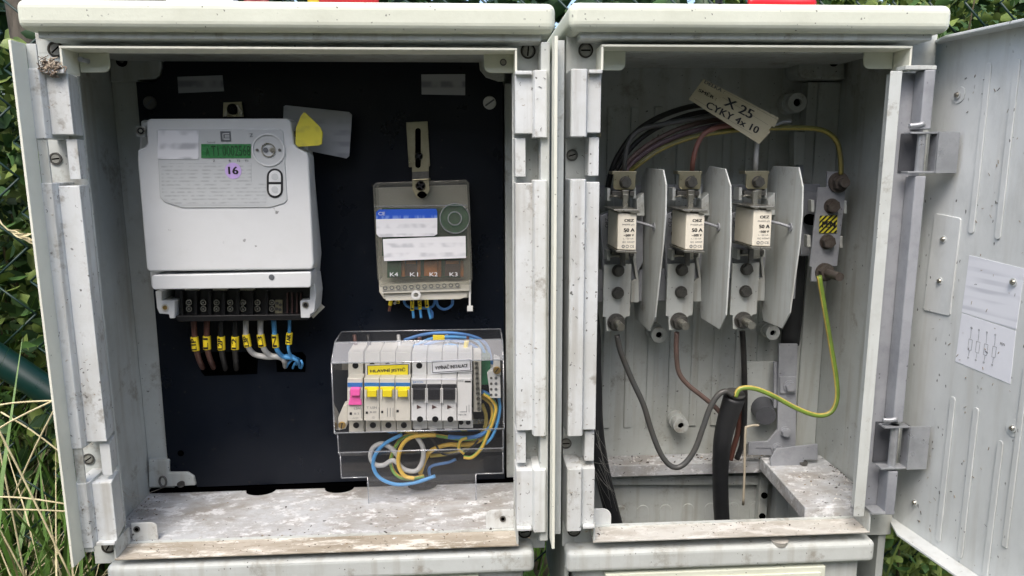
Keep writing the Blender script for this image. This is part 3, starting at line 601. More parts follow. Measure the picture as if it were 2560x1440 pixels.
# grey card and yellow seal
m=MB(); m.pp([(709,266),(714,263),(873,280),(880,287),(873,390),(866,396),(776,378),(706,370)],.128,.1288,BLUR5); m.build('info_card',label='grey card hanging behind the yellow seal, print unreadable',cat='card',bevel=.0002)
m=MB(); m.pp([(752,290),(760,280),(770,288),(800,318),(806,332),(804,360),(796,364),(745,367),(738,360),(740,318)],.092,.096,BLUR7); m.tube([P(752,300,.094),P(742,318,.095),P(738,334,.098)],.0008,INK,6,3); m.build('yellow_seal',label='yellow plastic seal tag hanging on the meter corner',cat='seal',bevel=.0012)
# ---- receiver
YR=.115
rc=thing('ripple_receiver','small smoky clear relay receiver hung from a slotted metal strap','receiver',tuple(P(1060,790,YB)))
m=MB(); m.pp([(940,470),(1168,462),(1178,735),(1170,745),(960,748),(948,730)],YB-.012,YB-.001,WHITE2); m.build('base',rc,bevel=.001)
m=MB(); m.pp([(932,465),(940,457),(1165,450),(1173,458),(1181,700),(1176,712),(950,718),(944,700)],YR,YR+.0015,SMOKE)
o=m.build('cover',rc,bevel=.0004)
m=MB(); 
for pts in ([(932,465),(940,457),(1165,450),(1173,458),(1181,700),(1175,700),(1168,463),(1160,457),(945,463),(938,470),(950,700),(944,700)],):
    m.pp(pts,YR-.0006,YR+.036,SMOKE)
m.pp([(937,515),(1170,512),(1170,514),(937,517)],YR-.0016,YR-.0002,CLEARE)
m.build('cover_side',o)
yr=YR+.008
m=MB(); m.pb(955,520,1168,640,yr+.012,yr+.014,PCB); m.pb(968,648,1152,694,yr+.012,yr+.014,PCB); m.build('circuit_board',rc)
m=MB(); m.cyl(P(1137,546,YR+.004),(0,-1,0),px(36,YR),.001,PCB,32); m.ring(P(1137,546,YR-.0004),(0,-1,0),px(38,YR),px(35.5,YR),.0012,CLEARE,36); m.ring(P(1137,546,YR-.0004),(0,-1,0),px(18,YR),px(15,YR),.0012,CLEARE,28); m.build('sensor_window',rc)
m=MB(); m.pp([(940,530),(948,524),(1090,522),(1093,528),(1093,545),(940,548)],YR-.0022,YR-.0016,BLUEL); m.pp([(940,548),(1093,545),(1093,585),(1085,590),(948,593),(941,585)],YR-.0022,YR-.0016,BLUR4); m.text('CE',P(954,534,YR-.0024),px(16,YR),px(8,YR),PAPER); m.build('rating_label',rc,label='blue and white rating label')
m=MB(); m.pp([(957,598),(1164,590),(1165,645),(960,653)],YR-.0022,YR-.0016,BLUR4); m.build('white_label',rc,bevel=.0002)
for i,(x0,x1,cm) in enumerate(((970,1003,PCB),(1013,1042,DKRED),(1060,1094,ORANGE),(1112,1150,DKRED))):
    m=MB(); m.pb(x0,652,x1,690,YR+.006,YR+.015,cm); 
    m.pb(x1+1,652,x1+9,692,YR+.008,YR+.012,ORANGE); m.pb(x0+3,652,x1-3,660,YR+.0055,YR+.0059,ORANGE if i%2 else cm)
    rl=m.build('relay',rc,bevel=.0004)
    m=MB(); m.text(('K4','K1','K2','K3')[i],P((985,1035,1084,1134)[i],686,YR-.0006),px(20,YR),px(10,YR),PAPER); m.build('relay_marking',rl)
m=MB(); m.pp([(950,712),(1172,704),(1175,727),(952,734)],YR+.006,YR+.03,WHITE2)
for i in range(12):
    x=963+i*16.4; yy=720-i*.7
    m.pb(x-7,yy-6,x+7,yy+7,YR+.0046,YR+.0059,WHITE2)
ts_=m.build('terminal_strip',rc,bevel=.0003)
for i in range(12):
    x=963+i*16.4; yy=720-i*.7
    m=MB(); m.ring(P(x,yy,YR+.0045),(0,-1,0),px(5.5,YR),px(3.6,YR),.0006,INKG,12); m.build('terminal_screw',ts_)
m=MB(); m.pp([(958,735),(1170,728),(1168,742),(1150,748),(965,752)],YR+.01,YR+.03,WHITE2); m.build('terminal_skirt',rc,bevel=.0006)
m=MB(); m.ring(P(1040,737,YR+.004),(0,-1,0),px(12,YR),px(6,YR),.0015,WHITE,24); m.build('seal_lug',rc); m=MB(); m.pb(1172,700,1177,772,YR+.008,YR+.01,WHITE); m.pb(1168,766,1182,778,YR+.006,YR+.011,WHITE); m.build('side_clip',rc)
m=MB(); 
m.pp([(1015,306),(1069,303),(1075,414),(1072,417),(1072,452),(1030,452),(1030,418),(1022,418)],YB-.007,YB-.005,YELZ); m.pp([(1031,450),(1072,448),(1074,476),(1066,490),(1060,496),(1044,496),(1038,488),(1031,474)],YR-.0035,YR-.002,YELZ); m.pp([(1031,449),(1072,447),(1072,452),(1031,454)],YR-.0035,YB-.005,YELZ); st=m.build('slotted_strap',rc,bevel=.0004)
m=MB(); m.pp(stad(1045,370,7,50),YB-.0074,YB-.0071,HOLE); m.pp([(1030,430),(1072,428),(1072,446),(1030,448)],YB-.0076,YB-.0071,STEELD); m.build('strap_slot',st); m=MB(); m.pp(stad(1055,487,12,9),YR-.0038,YR-.0034,HOLE); m.build('hanging_hole',st)
m=MB(); m.phil(P(1047,390,YB-.0077),px(10,YB),STEEL,INK); m.build('strap_screw',st); m=MB(); m.phil(P(1051,464,YR-.0038),px(12,YB),STEEL,INK); m.build('strap_screw',st)
RW=[('short brown wire with yellow marker at the left end of the receiver',WBRN,[(980,735),(976,760),(973,778)],((980,738),(975,763)),''),
('pale wire with yellow marker second under the receiver',WGRY,[(996,736),(992,752),(985,760)],((997,738),(994,758)),'N'),
('light blue wire labelled N left of the white ring',WBLU,[(1028,735),(1031,765),(1034,795)],((1030,745),(1031,776)),'N'),
('blue wire labelled TAR between the two N wires',WBLU,[(1046,738),(1050,770),(1053,795)],((1048,741),(1050,773)),'TAR'),
('light blue wire labelled N right of the white ring',WBLU,[(1062,735),(1069,765),(1077,797)],((1065,736),(1068,768)),'N')]
for lb,mm,pts,mk,ts in RW:
    L=[P(a,b,.142) for a,b in pts]; t=thing('receiver_wire',lb,'wire',tuple(L[-1]),'wires under the receiver'); m=MB(); m.tube(L,px(3.5,.142),mm,8); m.build('wire_core',t); marker(t,mk,.142,ts,px(4.8,.142))
for lb,pts in (('blue wire loop hanging under the middle of the receiver',[(1010,742),(1012,758),(1024,768),(1050,770),(1078,768),(1087,752),(1080,738)]),('blue wire loop hanging at the right of the receiver',[(1090,745),(1095,765),(1112,773),(1130,762),(1131,740)]),('blue wire end dropping beside the N marker',[(1070,770),(1080,780),(1080,795)])):
    m=MB(); m.tube([P(a,b,.146) for a,b in pts],px(3.6,.146),WBL2,8); m.build('blue_wire_loop',label=lb,cat='wire')
m=MB(); m.tube([P(1088,731,.135),P(1098,735,.133),P(1106,740,.133)],px(3.5,.135),mat('red sleeve','a8323a',.4),8); m.build('red_sleeve',label='small red sleeve under the receiver',cat='sleeve')
# ---- breakers on a rail
YN,YS=.086,.104
def breaker(name,label,x0,x1,poles,kind,ybot):
    t=thing(name,label,'circuit breaker',tuple(P((x0+x1)/2,1085,YS)))
    w_=(x1-x0)/poles; body=WHITE2 if kind in('pink','yellow') else WHITE
    dx=lambda x,b:x+ (b-950)*.045*(1 if x<1100 else .3)    # slight perspective of the shoulders
    for i in range(poles):
        a,b=x0+w_*i+.4,x0+w_*(i+1)-.4
        m=MB()
        m.pb(a+2,880,b+1,952,YS,YB-.004,body); m.pb(a,946,b,1052,YN,YS+.002,body); m.pb(a+4,1050,b+3,ybot,YS+.001,YB-.004,body)
        bo=m.build('pole_body',t,bevel=.0006)
        c=(a+b)/2
        m=MB(); 
        if kind!='relay': m.cyl(P(c+1,914,YS-.0001),(0,-1,0),px(8,YS),.0003,HOLE,16); m.cyl(P(c+3,1063 if kind!='black' else 1048,(YS+.0008) if kind!='black' else YN-.0001),(0,-1,0),px(8,YS),.0003,HOLE,16)
        else:
            for q in (-9,9): m.cyl(P(c+q,1056,YS+.0008),(0,-1,0),px(6.5,YS),.0003,HOLE,14)
        m.build('screw_hole',bo)
        if kind in('pink','yellow'):
            m=MB(); m.pb(a+.5,957,b-.5,967,YN-.0006,YN+.001,BLUEB); m.build('blue_band',bo)
            tg=MB()
            if kind=='pink': tg.pb(a+7,972,b-7,990,YN-.007,YN+.001,PINK); tg.pp([(a+7,990),(b-7,990),(b-3,1008),(b-2,1013),(a+2,1013),(a+3,1008)],YN-.003,YN+.001,PINK)
            else: tg.pb(a+1,967,b-1,975,YN-.002,YN+.001,YTOG); tg.pb(a+7,975,b-7,993,YN-.007,YN+.001,YTOG)
            tg.build('toggle',bo,bevel=.0008)
            m=MB(); m.pb(a+3,975,a+6,998,YN-.003,YN+.0005,WHITE); m.pb(b-6,975,b-3,998,YN-.003,YN+.0005,WHITE); m.build('toggle_guard',bo,bevel=.0003)
        elif kind=='black':
            tg=MB(); tg.pb(a+1,961,b-1,972,YN-.002,YN+.001,BTOG); tg.pb(a+4,972,b-4,1000,YN-.006,YN+.001,BTOG); tg.build('toggle',bo,bevel=.0008)
            m=MB(); m.pb(a,972,a+3,1008,YN-.004,YN+.0005,WHITE); m.pb(b-3,972,b,1008,YN-.004,YN+.0005,WHITE); m.build('toggle_guard',bo,bevel=.0003)
    return t
b1=breaker('circuit_breaker','single narrow breaker with pink toggle at the left end of the row',868,907,1,'pink',1082)
b2=breaker('circuit_breaker','main three-pole breaker with three yellow toggles and blue bands',910,1026,3,'yellow',1080)
b3=breaker('circuit_breaker','three-pole switch with three black toggles under the white sticker',1028,1142,3,'black',1072)
b4=breaker('circuit_breaker','narrow white module without toggle at the right end of the row',1143,1180,1,'relay',1070)
yn=YN-.0003
def prn(t,items,nm='print'):
    m=MB()
    for it in items:
        if it[0]=='t': _,s_,a,b,w_,h_,mm=it; m.text(s_,P(a,b,yn),px(w_,yn),px(h_,yn),mm)
        else: _,a,b,c,d,mm=it; m.pb(a,b,c,d,yn-.0001,yn+.0002,mm)
    m.build(nm,t)
prn(b1,[('t','LSN',893,1021,16,6,INKG),('b',874,1031,880,1037,INK),('t','B 2',892,1034,12,5,INKG),('t','△⊕',888,1045,16,5,INKG),('b',903,1020,904,1046,INKG)])
prn(b2,[('t','LSN',934,1019,16,6,INKG),('t','⊤',919,1019,7,6,INKG),('b',914,1029,920,1035,INK),('t','B 20',933,1030,16,5,INKG),('b',947,1018,948,1046,INKG),('b',953,1027,958,1033,INK),('b',968,1020,969,1042,INKG),('b',975,1020,976,1042,INKG),('b',982,1020,983,1042,INKG),('b',991,1025,997,1031,INK),('t','⊙',934,1044,7,6,INKG)])
m=MB()
for x in (1042,1080,1118): m.pp([(x,1012),(x+12,1018),(x,1023)],yn-.0001,yn+.0002,DKRED)
m.text('EATON',P(1045,955,yn),px(26,yn),px(6,yn),BLUEB); m.pb(1028,946,1142,950,yn-.0001,yn+.0002,PAPER); m.build('print',b3)
m=MB()
for x in (1036,1074,1112): m.pb(x,1066,x+18,1074,YS-.002,YS,WHITE)
m.build('foot_clip',b3,bevel=.0003)
prn(b4,[('t','OEZ',1152,952,14,5,INKG),('b',1162,952,1177,956,INK),('t','MM-08',1156,1037,20,4,INKG),('b',1166,1015,1167,1030,INKG),('b',1172,1012,1173,1030,INKG),('b',1150,1029,1166,1030,INKG)])
def sticker(parent,pts,ts,base,lbl):
    y=YS-.003; m=MB(); m.pp(pts,y,y+.0006,PAPER)
    c=((sum(p[0] for p in pts))/4,(sum(p[1] for p in pts))/4)
    sh=lambda k:[(c[0]+(a-c[0])*(1-k*.35),c[1]+(b-c[1])*(1-k)) for a,b in pts]
    m.pp(sh(.12),y-.0003,y,INK); m.pp(sh(.22),y-.0006,y-.0003,base)
    ux=P(*pts[1],y)-P(*pts[0],y); uz=P(*pts[0],y)-P(*pts[3],y)
    m.bold(ts,P(c[0],c[1],y-.0009),ux.length*.8,uz.length*.36,INK,ux,uz,.03); m.build('name_sticker',parent,label=lbl)
sticker(b2,[(915,912),(1024,908),(1024,940),(916,944)],'HLAVNÍ JISTIČ',YEL,'yellow sticker reading HLAVNÍ JISTIČ')
sticker(b3,[(1077,904),(1178,896),(1180,927),(1079,935)],'VYPÍNAČ INSTALACE',PAPER,'white sticker reading VYPÍNAČ INSTALACE')
# rail, terminal bar, brackets
m=MB(); m.pb(855,905,1250,925,YB-.006,YB-.003,STEEL); m.pb(855,1048,1250,1060,YB-.006,YB-.003,STEEL); m.build('mounting_rail',label='metal rail carrying the row of breakers',cat='rail')
t=thing('terminal_bar','vertical bar of small round screws right of the white module','terminal',tuple(P(1192,1032,YS)))
m=MB(); m.pb(1184,885,1203,1030,YS+.004,YB-.004,WHITE2); m.build('bar',t,bevel=.0005)
for i in range(10): m=MB(); m.ring(P(1191+i*.7,908+i*12.6,YS+.003),(0,-1,0),px(5.5,YS),px(3,YS),.001,STEEL,14); m.cyl(P(1191+i*.7,908+i*12.6,YS+.0038),(0,-1,0),px(3,YS),.0006,STEELD,10); m.build('terminal_screw',t)
t=thing('terminal_block','green and clear terminal block at the right edge behind the clear cover','terminal',tuple(P(1228,1000,YS)))
m=MB(); m.pb(1200,893,1226,962,YS+.012,YB-.004,PCB); m.build('green_base',t,bevel=.0005)
m=MB(); m.pp([(1218,935),(1228,925),(1250,932),(1252,995),(1226,995)],YS+.004,YS+.03,WHITE)
for i in range(4): m.cyl(P(1240,945+i*14,YS+.0038),(0,-1,0),px(4,YS),.0004,INKG,10); m.cyl(P(1228,945+i*14,YS+.0038),(0,-1,0),px(3.5,YS),.0004,STEELD,10)
m.build('clamp_row',t,bevel=.0004)
m=MB(); m.pp([(1236,890),(1250,898),(1252,938),(1240,940),(1232,925)],YS+.002,YS+.012,WHITE); m.cyl(P(1242,925,YS+.0018),(0,-1,0),px(10,YS),.002,BRASS,18); m.screw(P(1242,925,YS-.0002),px(9,YS),BRASS,INK,.9); m.build('cover_bracket',label='white bracket with brass screw at the right of the clear cover',cat='bracket',bevel=.0005)
m=MB(); m.pp([(858,1014),(868,1012),(868,1055),(864,1072),(846,1076),(845,1045)],YS-.006,YS+.01,WHITE2); m.screw(P(855,1063,YS-.0062),px(10,YS),BRASS,INK,1.4); m.build('cover_bracket',label='pale bracket with brass screw at the left of the clear cover',cat='bracket',bevel=.0006)
# wires under the clear cover
def pw(name,label,pts,r,mm,m2=None,y=.135,cat='wire',n=8,group=None):
    L=[P(*(q if len(q)==3 else (q[0],q[1],y))) for q in pts]; m=MB(); m.tube(L,px(r,y),mm,n,6,m2); return m.build(name,label=label,cat=cat,group=group)
pw('grey_wire','thick pale grey wire making two loops below the breakers',[(1041,1090),(1057,1118),(1057,1150),(1042,1176),(1012,1174),(984,1151),(958,1163),(936,1160),(926,1140),(934,1118),(957,1109),(980,1122),(996,1142)],6.5,WGRY,y=.118)
pw('blue_wire','bright blue wire hanging lowest below the breakers',[(1005,1086),(965,1107),(940,1133),(933,1165),(950,1195),(991,1211),(1040,1206),(1088,1190)],5,WBLU,y=.116)
pw('blue_wire','short blue wire crooked beside the floor notch',[(1074,1188),(1073,1172),(1085,1163),(1120,1156),(1140,1148)],4,WBL2,y=.14)
pw('earth_wire','yellow-green wire forming the left big loop below the breakers',[(1045,1086),(1008,1093),(986,1122),(977,1157),(990,1186),(1020,1197),(1060,1190)],5,WYB,WGB,.122)
pw('earth_wire','yellow wire forming the inner big loop below the breakers',[(1090,1088),(1040,1090),(1012,1104),(998,1132),(997,1165),(1012,1190),(1036,1196)],5.5,WYB,None,.114)
pw('earth_wire','green wire arching right under the black switches',[(1050,1094),(1082,1088),(1125,1094),(1160,1098),(1190,1096)],5,WGB,WYB,.124)
pw('earth_wire','small green loop hanging right of centre under the switches',[(1168,1094),(1152,1101),(1147,1120),(1160,1134)],4.5,WGB,WYB,.12)
pw('earth_wire','yellow wire rising steeply at the right side of the cover',[(1050,1185),(1062,1150),(1080,1125),(1119,1112),(1160,1112),(1200,1100),(1223,1070),(1232,1040),(1228,1010),(1205,990)],6,WYB,None,.13)
pw('earth_wire','yellow-green wire curling low at the right under the terminal bar',[(1159,1143),(1180,1143),(1203,1121),(1218,1088),(1232,1055),(1240,1020),(1228,998),(1208,985)],5,WYB,WGB,.118)
pw('earth_wire','pale yellow wire behind the right loops',[(1075,1140),(1110,1136),(1150,1128),(1185,1108),(1210,1075),(1215,1040),(1205,1010)],5,WYEL,None,.142)
pw('blue_wire','blue wire curving down at the right of the terminal bar',[(1203,978),(1226,992),(1240,1025),(1230,1061),(1206,1085),(1170,1095),(1120,1092)],6,WBL2,None,.124)
pw('blue_wire','thin blue wire down the far right inside the cover',[(1245,985),(1250,1020),(1243,1060),(1230,1092),(1214,1110)],4,WBLU,None,.12)
pw('black_wire','thin dark wire crossing the loops below the switches',[(1070,1086),(1085,1105),(1098,1125),(1112,1136),(1150,1132),(1180,1118),(1195,1100)],3,WBLK,None,.12)
for k,(pts,mm) in enumerate((([(1010,850),(1060,836),(1120,832),(1180,840),(1215,860),(1228,900),(1232,950)],WBL2),([(1030,868),(1080,846),(1140,842),(1190,852),(1212,885),(1222,940)],WBLU),([(1060,862),(1110,850),(1165,856),(1200,880),(1210,930)],WBL2),([(1100,874),(1120,862),(1150,868),(1160,886)],WBLU))):
    pw('blue_wire',('upper','second','third','shortest')[k]+' blue wire arching over the breakers behind the clear cover',pts,4,mm,None,.138)
for k,(a,mm,lb) in enumerate(((890,WBRN,'brown wire entering the pink breaker from above'),(924,WBLK,'black wire entering the first yellow pole from above'),(1000,WGRY,'pale grey wire entering the last yellow pole from above'),(1052,WRED,'reddish wire entering the first black pole from above'),(1120,WGRY,'pale grey wire entering the last black pole from above'))):
    pw('feed_wire',lb,[(a-4,838,.148),(a-2,855,.142),(a+2,880,.13)],5,mm,None,.14,group='wires entering the breakers from above')
t=thing('feed_wire','wire with yellow marker entering the white module from above','wire',tuple(P(1165,885,.125))); m=MB(); m.tube([P(1170,838,.14),P(1168,858,.13),P(1163,884,.122)],px(4,.13),WBRN); m.build('wire_core',t); marker(t,((1167,852),(1162,880)),.127,'',px(6,.13))
m=MB(); m.pb(1082,838,1112,851,.136,.139,YELM); m.build('cable_marker',label='yellow marker lying flat on the blue wires above the breakers',cat='marker',bevel=.0008)
# clear cover
cv=thing('clear_cover','transparent plastic cover with a bottom tongue in front of the circuit breakers','cover',tuple(P(1055,1284,.104)))
xl,xr=P(834,1000,.1).x,P(1258,1000,.1).x
Z=lambda b,y:P(1045,b,y).z
prof=[(.1495,Z(826,.1495)),(.104,Z(852,.104)),(.0785,Z(904,.0785)),(.076,Z(1077,.076)),(.094,Z(1082,.094)),(.096,Z(1126,.096)),(.104,Z(1135,.104)),(.105,Z(1189,.105))]
xl2,xr2=P(836,870,.1).x,P(1256,860,.1).x
m=MB(); n=len(prof); m.add([(xl2,a,b) for a,b in prof]+[(xr2,a,b) for a,b in prof],[(i,i+1,n+i+1,n+i) for i in range(n-1) if i!=1],CLEAR)
m.add([(xl2,*prof[1]),(xr2,*prof[1]),(xr2,*prof[2]),(xl2,*prof[2])],[(0,1,2,3)],CLEARS)
m.build('shell',cv)
m=MB()
for x in (xl2,xr2):
    m.add([(x,a,b) for a,b in prof]+[(x,.1495,prof[-1][1])],[list(range(n+1))],CLEAR)
m.build('side_wall',cv)
za,zb_=prof[-1][1],P(1055,1279,.105).z; ta,tb_=P(921,1240,.105).x,P(1190,1230,.105).x
m=MB(); m.xz([(ta,za),(tb_,za),(tb_,zb_),(ta,zb_)],.1045,.1055,CLEAR); m.build('tongue',cv)
m=MB()
def edge(p,q,r=.0008): m.tube([p,q],r,CLEARE,8,1)
for a,b in (prof[0],prof[1],prof[2],prof[3],prof[5],prof[7]):
    if (a,b)==prof[7]: edge((xl2,a,b),(ta,a,b)); edge((tb_,a,b),(xr2,a,b))
    else: edge((xl2,a,b),(xr2,a,b))
for x in (xl2,xr2):
    for i in range(n-1): edge((x,*prof[i]),(x,*prof[i+1]))
edge((ta,.105,za),(ta,.105,zb_)); edge((tb_,.105,za),(tb_,.105,zb_)); edge((ta,.105,zb_),(tb_,.105,zb_))
m.build('edge_bead',cv)
# ================================================================ FUSE CABINET CONTENTS
# mounting rails
m=MB(); m.box(.112,.44,.165,.172,P(1700,490,.165).z,P(1700,462,.165).z,HINGEP); m.build('upper_rail',label='upper grey cross rail behind the fuse holders',cat='rail',bevel=.001)
m=MB(); m.box(.112,.41,.150,.157,P(1700,752,.15).z,P(1700,672,.15).z,HINGEP); m.build('lower_rail',label='lower grey cross rail behind the fuse holders',cat='rail',bevel=.001)
def make_holder():
    t=thing('fuse_holder','grey fuse holder at the left, nearest the hinge-free side','fuse holder',tuple(P(1544,830,.135)),'fuse holders')
    m=MB(); m.pp([(1500,540),(1545,520),(1608,520),(1608,655),(1585,700),(1510,700)],.142,.16,HINGEP); m.pp([(1592,500),(1610,482),(1612,540),(1592,540)],.12,.142,GREY); bs=m.build('base_plate',t,bevel=.0008)
    m=MB(); m.text('OEZ',P(1517,557,.1415),px(24,.14),px(9,.14),INK,(0,0,1),(-1,0,0)); m.build('print',bs)
    m=MB()
    for b in (537,585): m.cyl(P(1529,b,.1417),(0,-1,0),px(10,.14),.001,HOLE,18)
    m.build('base_hole',bs)
    # lower contact plate
    m=MB(); m.pp([(1510,662),(1579,660),(1575,790),(1566,792),(1528,828),(1516,828),(1514,793),(1507,792)],.128,.131,GREY); lp=m.build('contact_plate',t,bevel=.0005)
    m=MB(); m.pp([(1581,640),(1587,637),(1597,700),(1597,756),(1577,756),(1578,705),(1590,698)],.135,.142,GREY); m.build('side_guard',t,bevel=.0005)
    m=MB(); m.bolt(P(1545,676,.1278),px(14,.13),STEELD,.0,1.15,.006); m.build('plate_bolt',lp)
    m=MB(); m.bolt(P(1544,732,.1278),px(14,.13),STEELD,.0,1.15,.006); m.build('plate_bolt',lp)
    m=MB(); q=P(1540,805,.1278); m.cyl(q,(0,-1,0),px(23,.13),.002,STEELD,24); m.cyl(q+Vector((0,-.002,0)),(0,-1,0),px(19,.13),.007,STEELD,6); m.cyl(q+Vector((0,-.009,0)),(0,-1,0),px(10,.13),.020,STEEL,16); m.build('terminal_stud',lp)
    # upper clamp and jaws
    m=MB(); m.pp([(1534,434),(1588,434),(1590,441),(1588,472),(1581,474),(1540,474),(1533,468)],.118,.1205,YELZ); m.pp([(1530,428),(1592,428),(1592,436),(1530,436)],.118,.138,YELZ); cl=m.build('clamp_plate',t,bevel=.0006)
    m=MB(); m.bolt(P(1563,456,.1178),px(14,.12),STEELD,.0,1.1,.006); m.build('clamp_bolt',cl)
    for yy,h_ in ((478,30),(628,30)):
        m=MB(); m.pb(1518,yy-8 if yy<500 else yy-2,1526,yy+24,.122,.14,GREY); m.build('jaw_post',t,bevel=.0005); m=MB(); m.pb(1583,yy-10,1590,yy+18,.122,.14,GREY); m.build('jaw_post',t,bevel=.0005)
        m=MB(); m.pb(1530,yy,1556,yy+10,.118,.140,STEELD); m.pb(1556,yy-2,1572,yy+22,.112,.140,STEEL); m.pb(1574,yy,1586,yy+12,.12,.140,STEELD); m.tube([P(1524,yy+14,.12),P(1540,yy+12,.117),P(1556,yy+16,.12)],.0012,STEEL,8,3); m.build('contact_jaw',t,bevel=.0005)
    return t
h0=make_holder()
d1=P(1702,730,.128)-P(1544,732,.128); d2=P(1863,728,.128)-P(1544,732,.128)
d1.y=d2.y=0
h0['label']='fuse holder at the left, beside the left cabinet wall'
copy_tree(h0,d1,'fuse holder in the middle, between the first and second barrier plates'); copy_tree(h0,d2,'fuse holder on the right, between the second and third barrier plates')
def make_fuse():
    t=thing('fuse_link','cream 50 A ceramic fuse, leftmost of three','fuse',tuple(P(1565,640,.07)),'cream ceramic fuses')
    y0=.062; m=MB(); m.pp([(1545,532),(1592,535),(1590,626),(1543,624)],y0,.118,FUSE); b=m.build('body',t,bevel=.0012)
    m=MB(); m.pp([(1536,527),(1553,532),(1553,529),(1576,530),(1576,534),(1600,533),(1600,530),(1598,524),(1534,524)],y0-.003,.12,STEEL); m.build('end_cap',t,bevel=.0004); m=MB(); m.pp([(1542,632),(1592,634),(1592,628),(1540,626)],y0-.002,.12,STEEL); m.build('end_cap',t,bevel=.0004)
    m=MB(); m.pb(1558,485,1570,530,.10,.104,STEEL); m.build('blade',t,bevel=.0004); m=MB(); m.pb(1552,632,1564,665,.10,.104,STEELD); m.build('blade',t,bevel=.0004)
    yy=y0-.0003; T=lambda s_,a,b_,w_,h_,mm=INK:(m.bold if s_ in('50 A','OEZ','~500 V') else m.text)(s_,P(a,b_,yy),px(w_,yy),px(h_,yy),mm)
    m=MB(); T('OEZ',1573,551,24,7); T('PN000 gG',1571,562,31,5,INKG); T('50 A',1573,575,27,9); T('~500 V',1572,588,26,6); T('I₁ 120 kA',1571,597,27,4,INKG); T('IEC 60269',1571,605,31,4,INKG); T('CE',1580,616,11,6,INKG); m.ring(P(1558,616,yy),(0,-1,0),px(4,yy),px(2.4,yy),.0001,INKG,14); m.ring(P(1568,616,yy),(0,-1,0),px(4,yy),px(3,yy),.0001,INKG,14); m.build('print',b)
    return t
f0=make_fuse(); f0['label']='cream 50 A fuse in the left holder'
e1=P(1743,575,.062)-P(1573,575,.062); e2=P(1911,566,.062)-P(1573,575,.062); e1.y=e2.y=0
copy_tree(f0,e1,'cream 50 A fuse in the middle holder'); copy_tree(f0,e2,'cream 50 A fuse in the right holder')
BP=[([(1657,424),(1664,461),(1663,537),(1657,610),(1637,793),(1623,828),(1588,797),(1582,740),(1603,446),(1615,420)],(1664,480),'barrier plate right of the left fuse'),
    ([(1812,422),(1825,464),(1826,537),(1825,610),(1814,788),(1798,823),(1752,795),(1745,740),(1757,446),(1773,415)],(1825,480),'barrier plate right of the middle fuse'),
    ([(1996,418),(2006,467),(2004,540),(1998,610),(1974,782),(1954,821),(1908,802),(1900,740),(1918,446),(1932,415)],(2005,480),'barrier plate right of the right fuse, largest in view')]
for pts,nr,lb in BP:
    x=P(nr[0],nr[1],.055).x
    t=thing('barrier_plate','grey insulating '+lb,'barrier plate',(x,.1,-.2),'grey barrier plates')
    m=MB(); m.ext([PX(a,b,x) for a,b in pts],(.0018,0,0),GREY); m.build('plate',t,bevel=.0005)
    q=PX((nr[0]-28),568,x); m=MB(); m.cyl(q+Vector((-.0002,0,0)),(-1,0,0),.005,.001,HINGEP,18); m.tube([q,q+Vector((-.012,.004,.004)),q+Vector((-.03,.02,.008))],.0016,HINGEP,8,3); m.build('retaining_pin',t)
# PEN terminal
pn=thing('pen_terminal','tall grey earth terminal plate with yellow-black PEN sticker','terminal',tuple(P(2065,700,.13)))
yq=.125
m=MB(); m.pp([(2046,468),(2068,468),(2068,428),(2110,430),(2112,470),(2114,480),(2093,665),(2062,668),(2043,704),(2028,704),(2030,668),(2024,666)],yq,yq+.003,HINGEP); pt=m.build('plate',pn,bevel=.0006)
for q_ in ((2028,500,2036,530),(2110,502,2117,534),(2018,588,2027,618),(2100,590,2107,620)): m=MB(); m.pb(*q_,yq+.001,yq+.01,GREY); m.build('side_lug',pt,bevel=.0006)
for a,b in ((2078,515),(2067,604)): m=MB(); m.bolt(P(a,b,yq-.0002),px(17,yq),RUSTY,0,1.15,.007); m.build('plate_bolt',pt)
m=MB(); q=P(2095,456,yq-.0002); m.cyl(q,(0,-1,0),px(26,yq),.003,RUSTY,24); m.cyl(q+Vector((0,-.003,0)),(0,-1,0),px(20,yq),.007,RUSTY,6); m.cyl(q+Vector((0,-.01,0)),(0,-1,0),px(12,yq),.008,RUSTY,14); m.build('top_stud',pt)
m=MB(); q=P(2060,680,yq-.0002); m.cyl(q,(0,-1,0),px(24,yq),.003,RUSTY,24); m.cyl(q+Vector((0,-.003,0)),(0,-1,0),px(20,yq),.007,RUSTY,6); m.cyl(q+Vector((0,-.01,0)),(0,-1,0),px(11,yq),.028,RUSTY,16); m.build('bottom_stud',pt)
m=MB(); m.pp([(2050,540),(2094,538),(2092,582),(2048,583)],yq-.0012,yq-.0004,PENY)
for k in range(-3,5):
    a=2048+k*12; pts=[]
    # diagonal stripes clipped to the sticker square
    c0,c1=k*12,k*12+6
    poly=[(max(c0,0),44-max(0,-c0)),(max(c1,0),44-max(0,-c1))] if False else None
def clipstripe(c0,c1,n=44):
    # region c0 < x-(n-y) < c1 inside the square [0,n]^2 ; u = x + y - n
    P_=[(0,0),(n,0),(n,n),(0,n)]
    def clip(poly,f):
        out=[]
        for i in range(len(poly)):
            a,b=poly[i],poly[(i+1)%len(poly)]; fa,fb=f(a),f(b)
            if fa>=0: out.append(a)
            if fa*fb<0: t=fa/(fa-fb); out.append((a[0]+(b[0]-a[0])*t,a[1]+(b[1]-a[1])*t))
        return out
    P_=clip(P_,lambda p:p[0]+p[1]-c0); return clip(P_,lambda p:c1-p[0]-p[1]) if P_ else P_
for c in range(2,90,13):
    pl=clipstripe(c,c+6)
    if len(pl)>2: m.pp([(2049.5+a-b*.04,539+b-a*.03) for a,b in pl],yq-.0014,yq-.0012,INK)
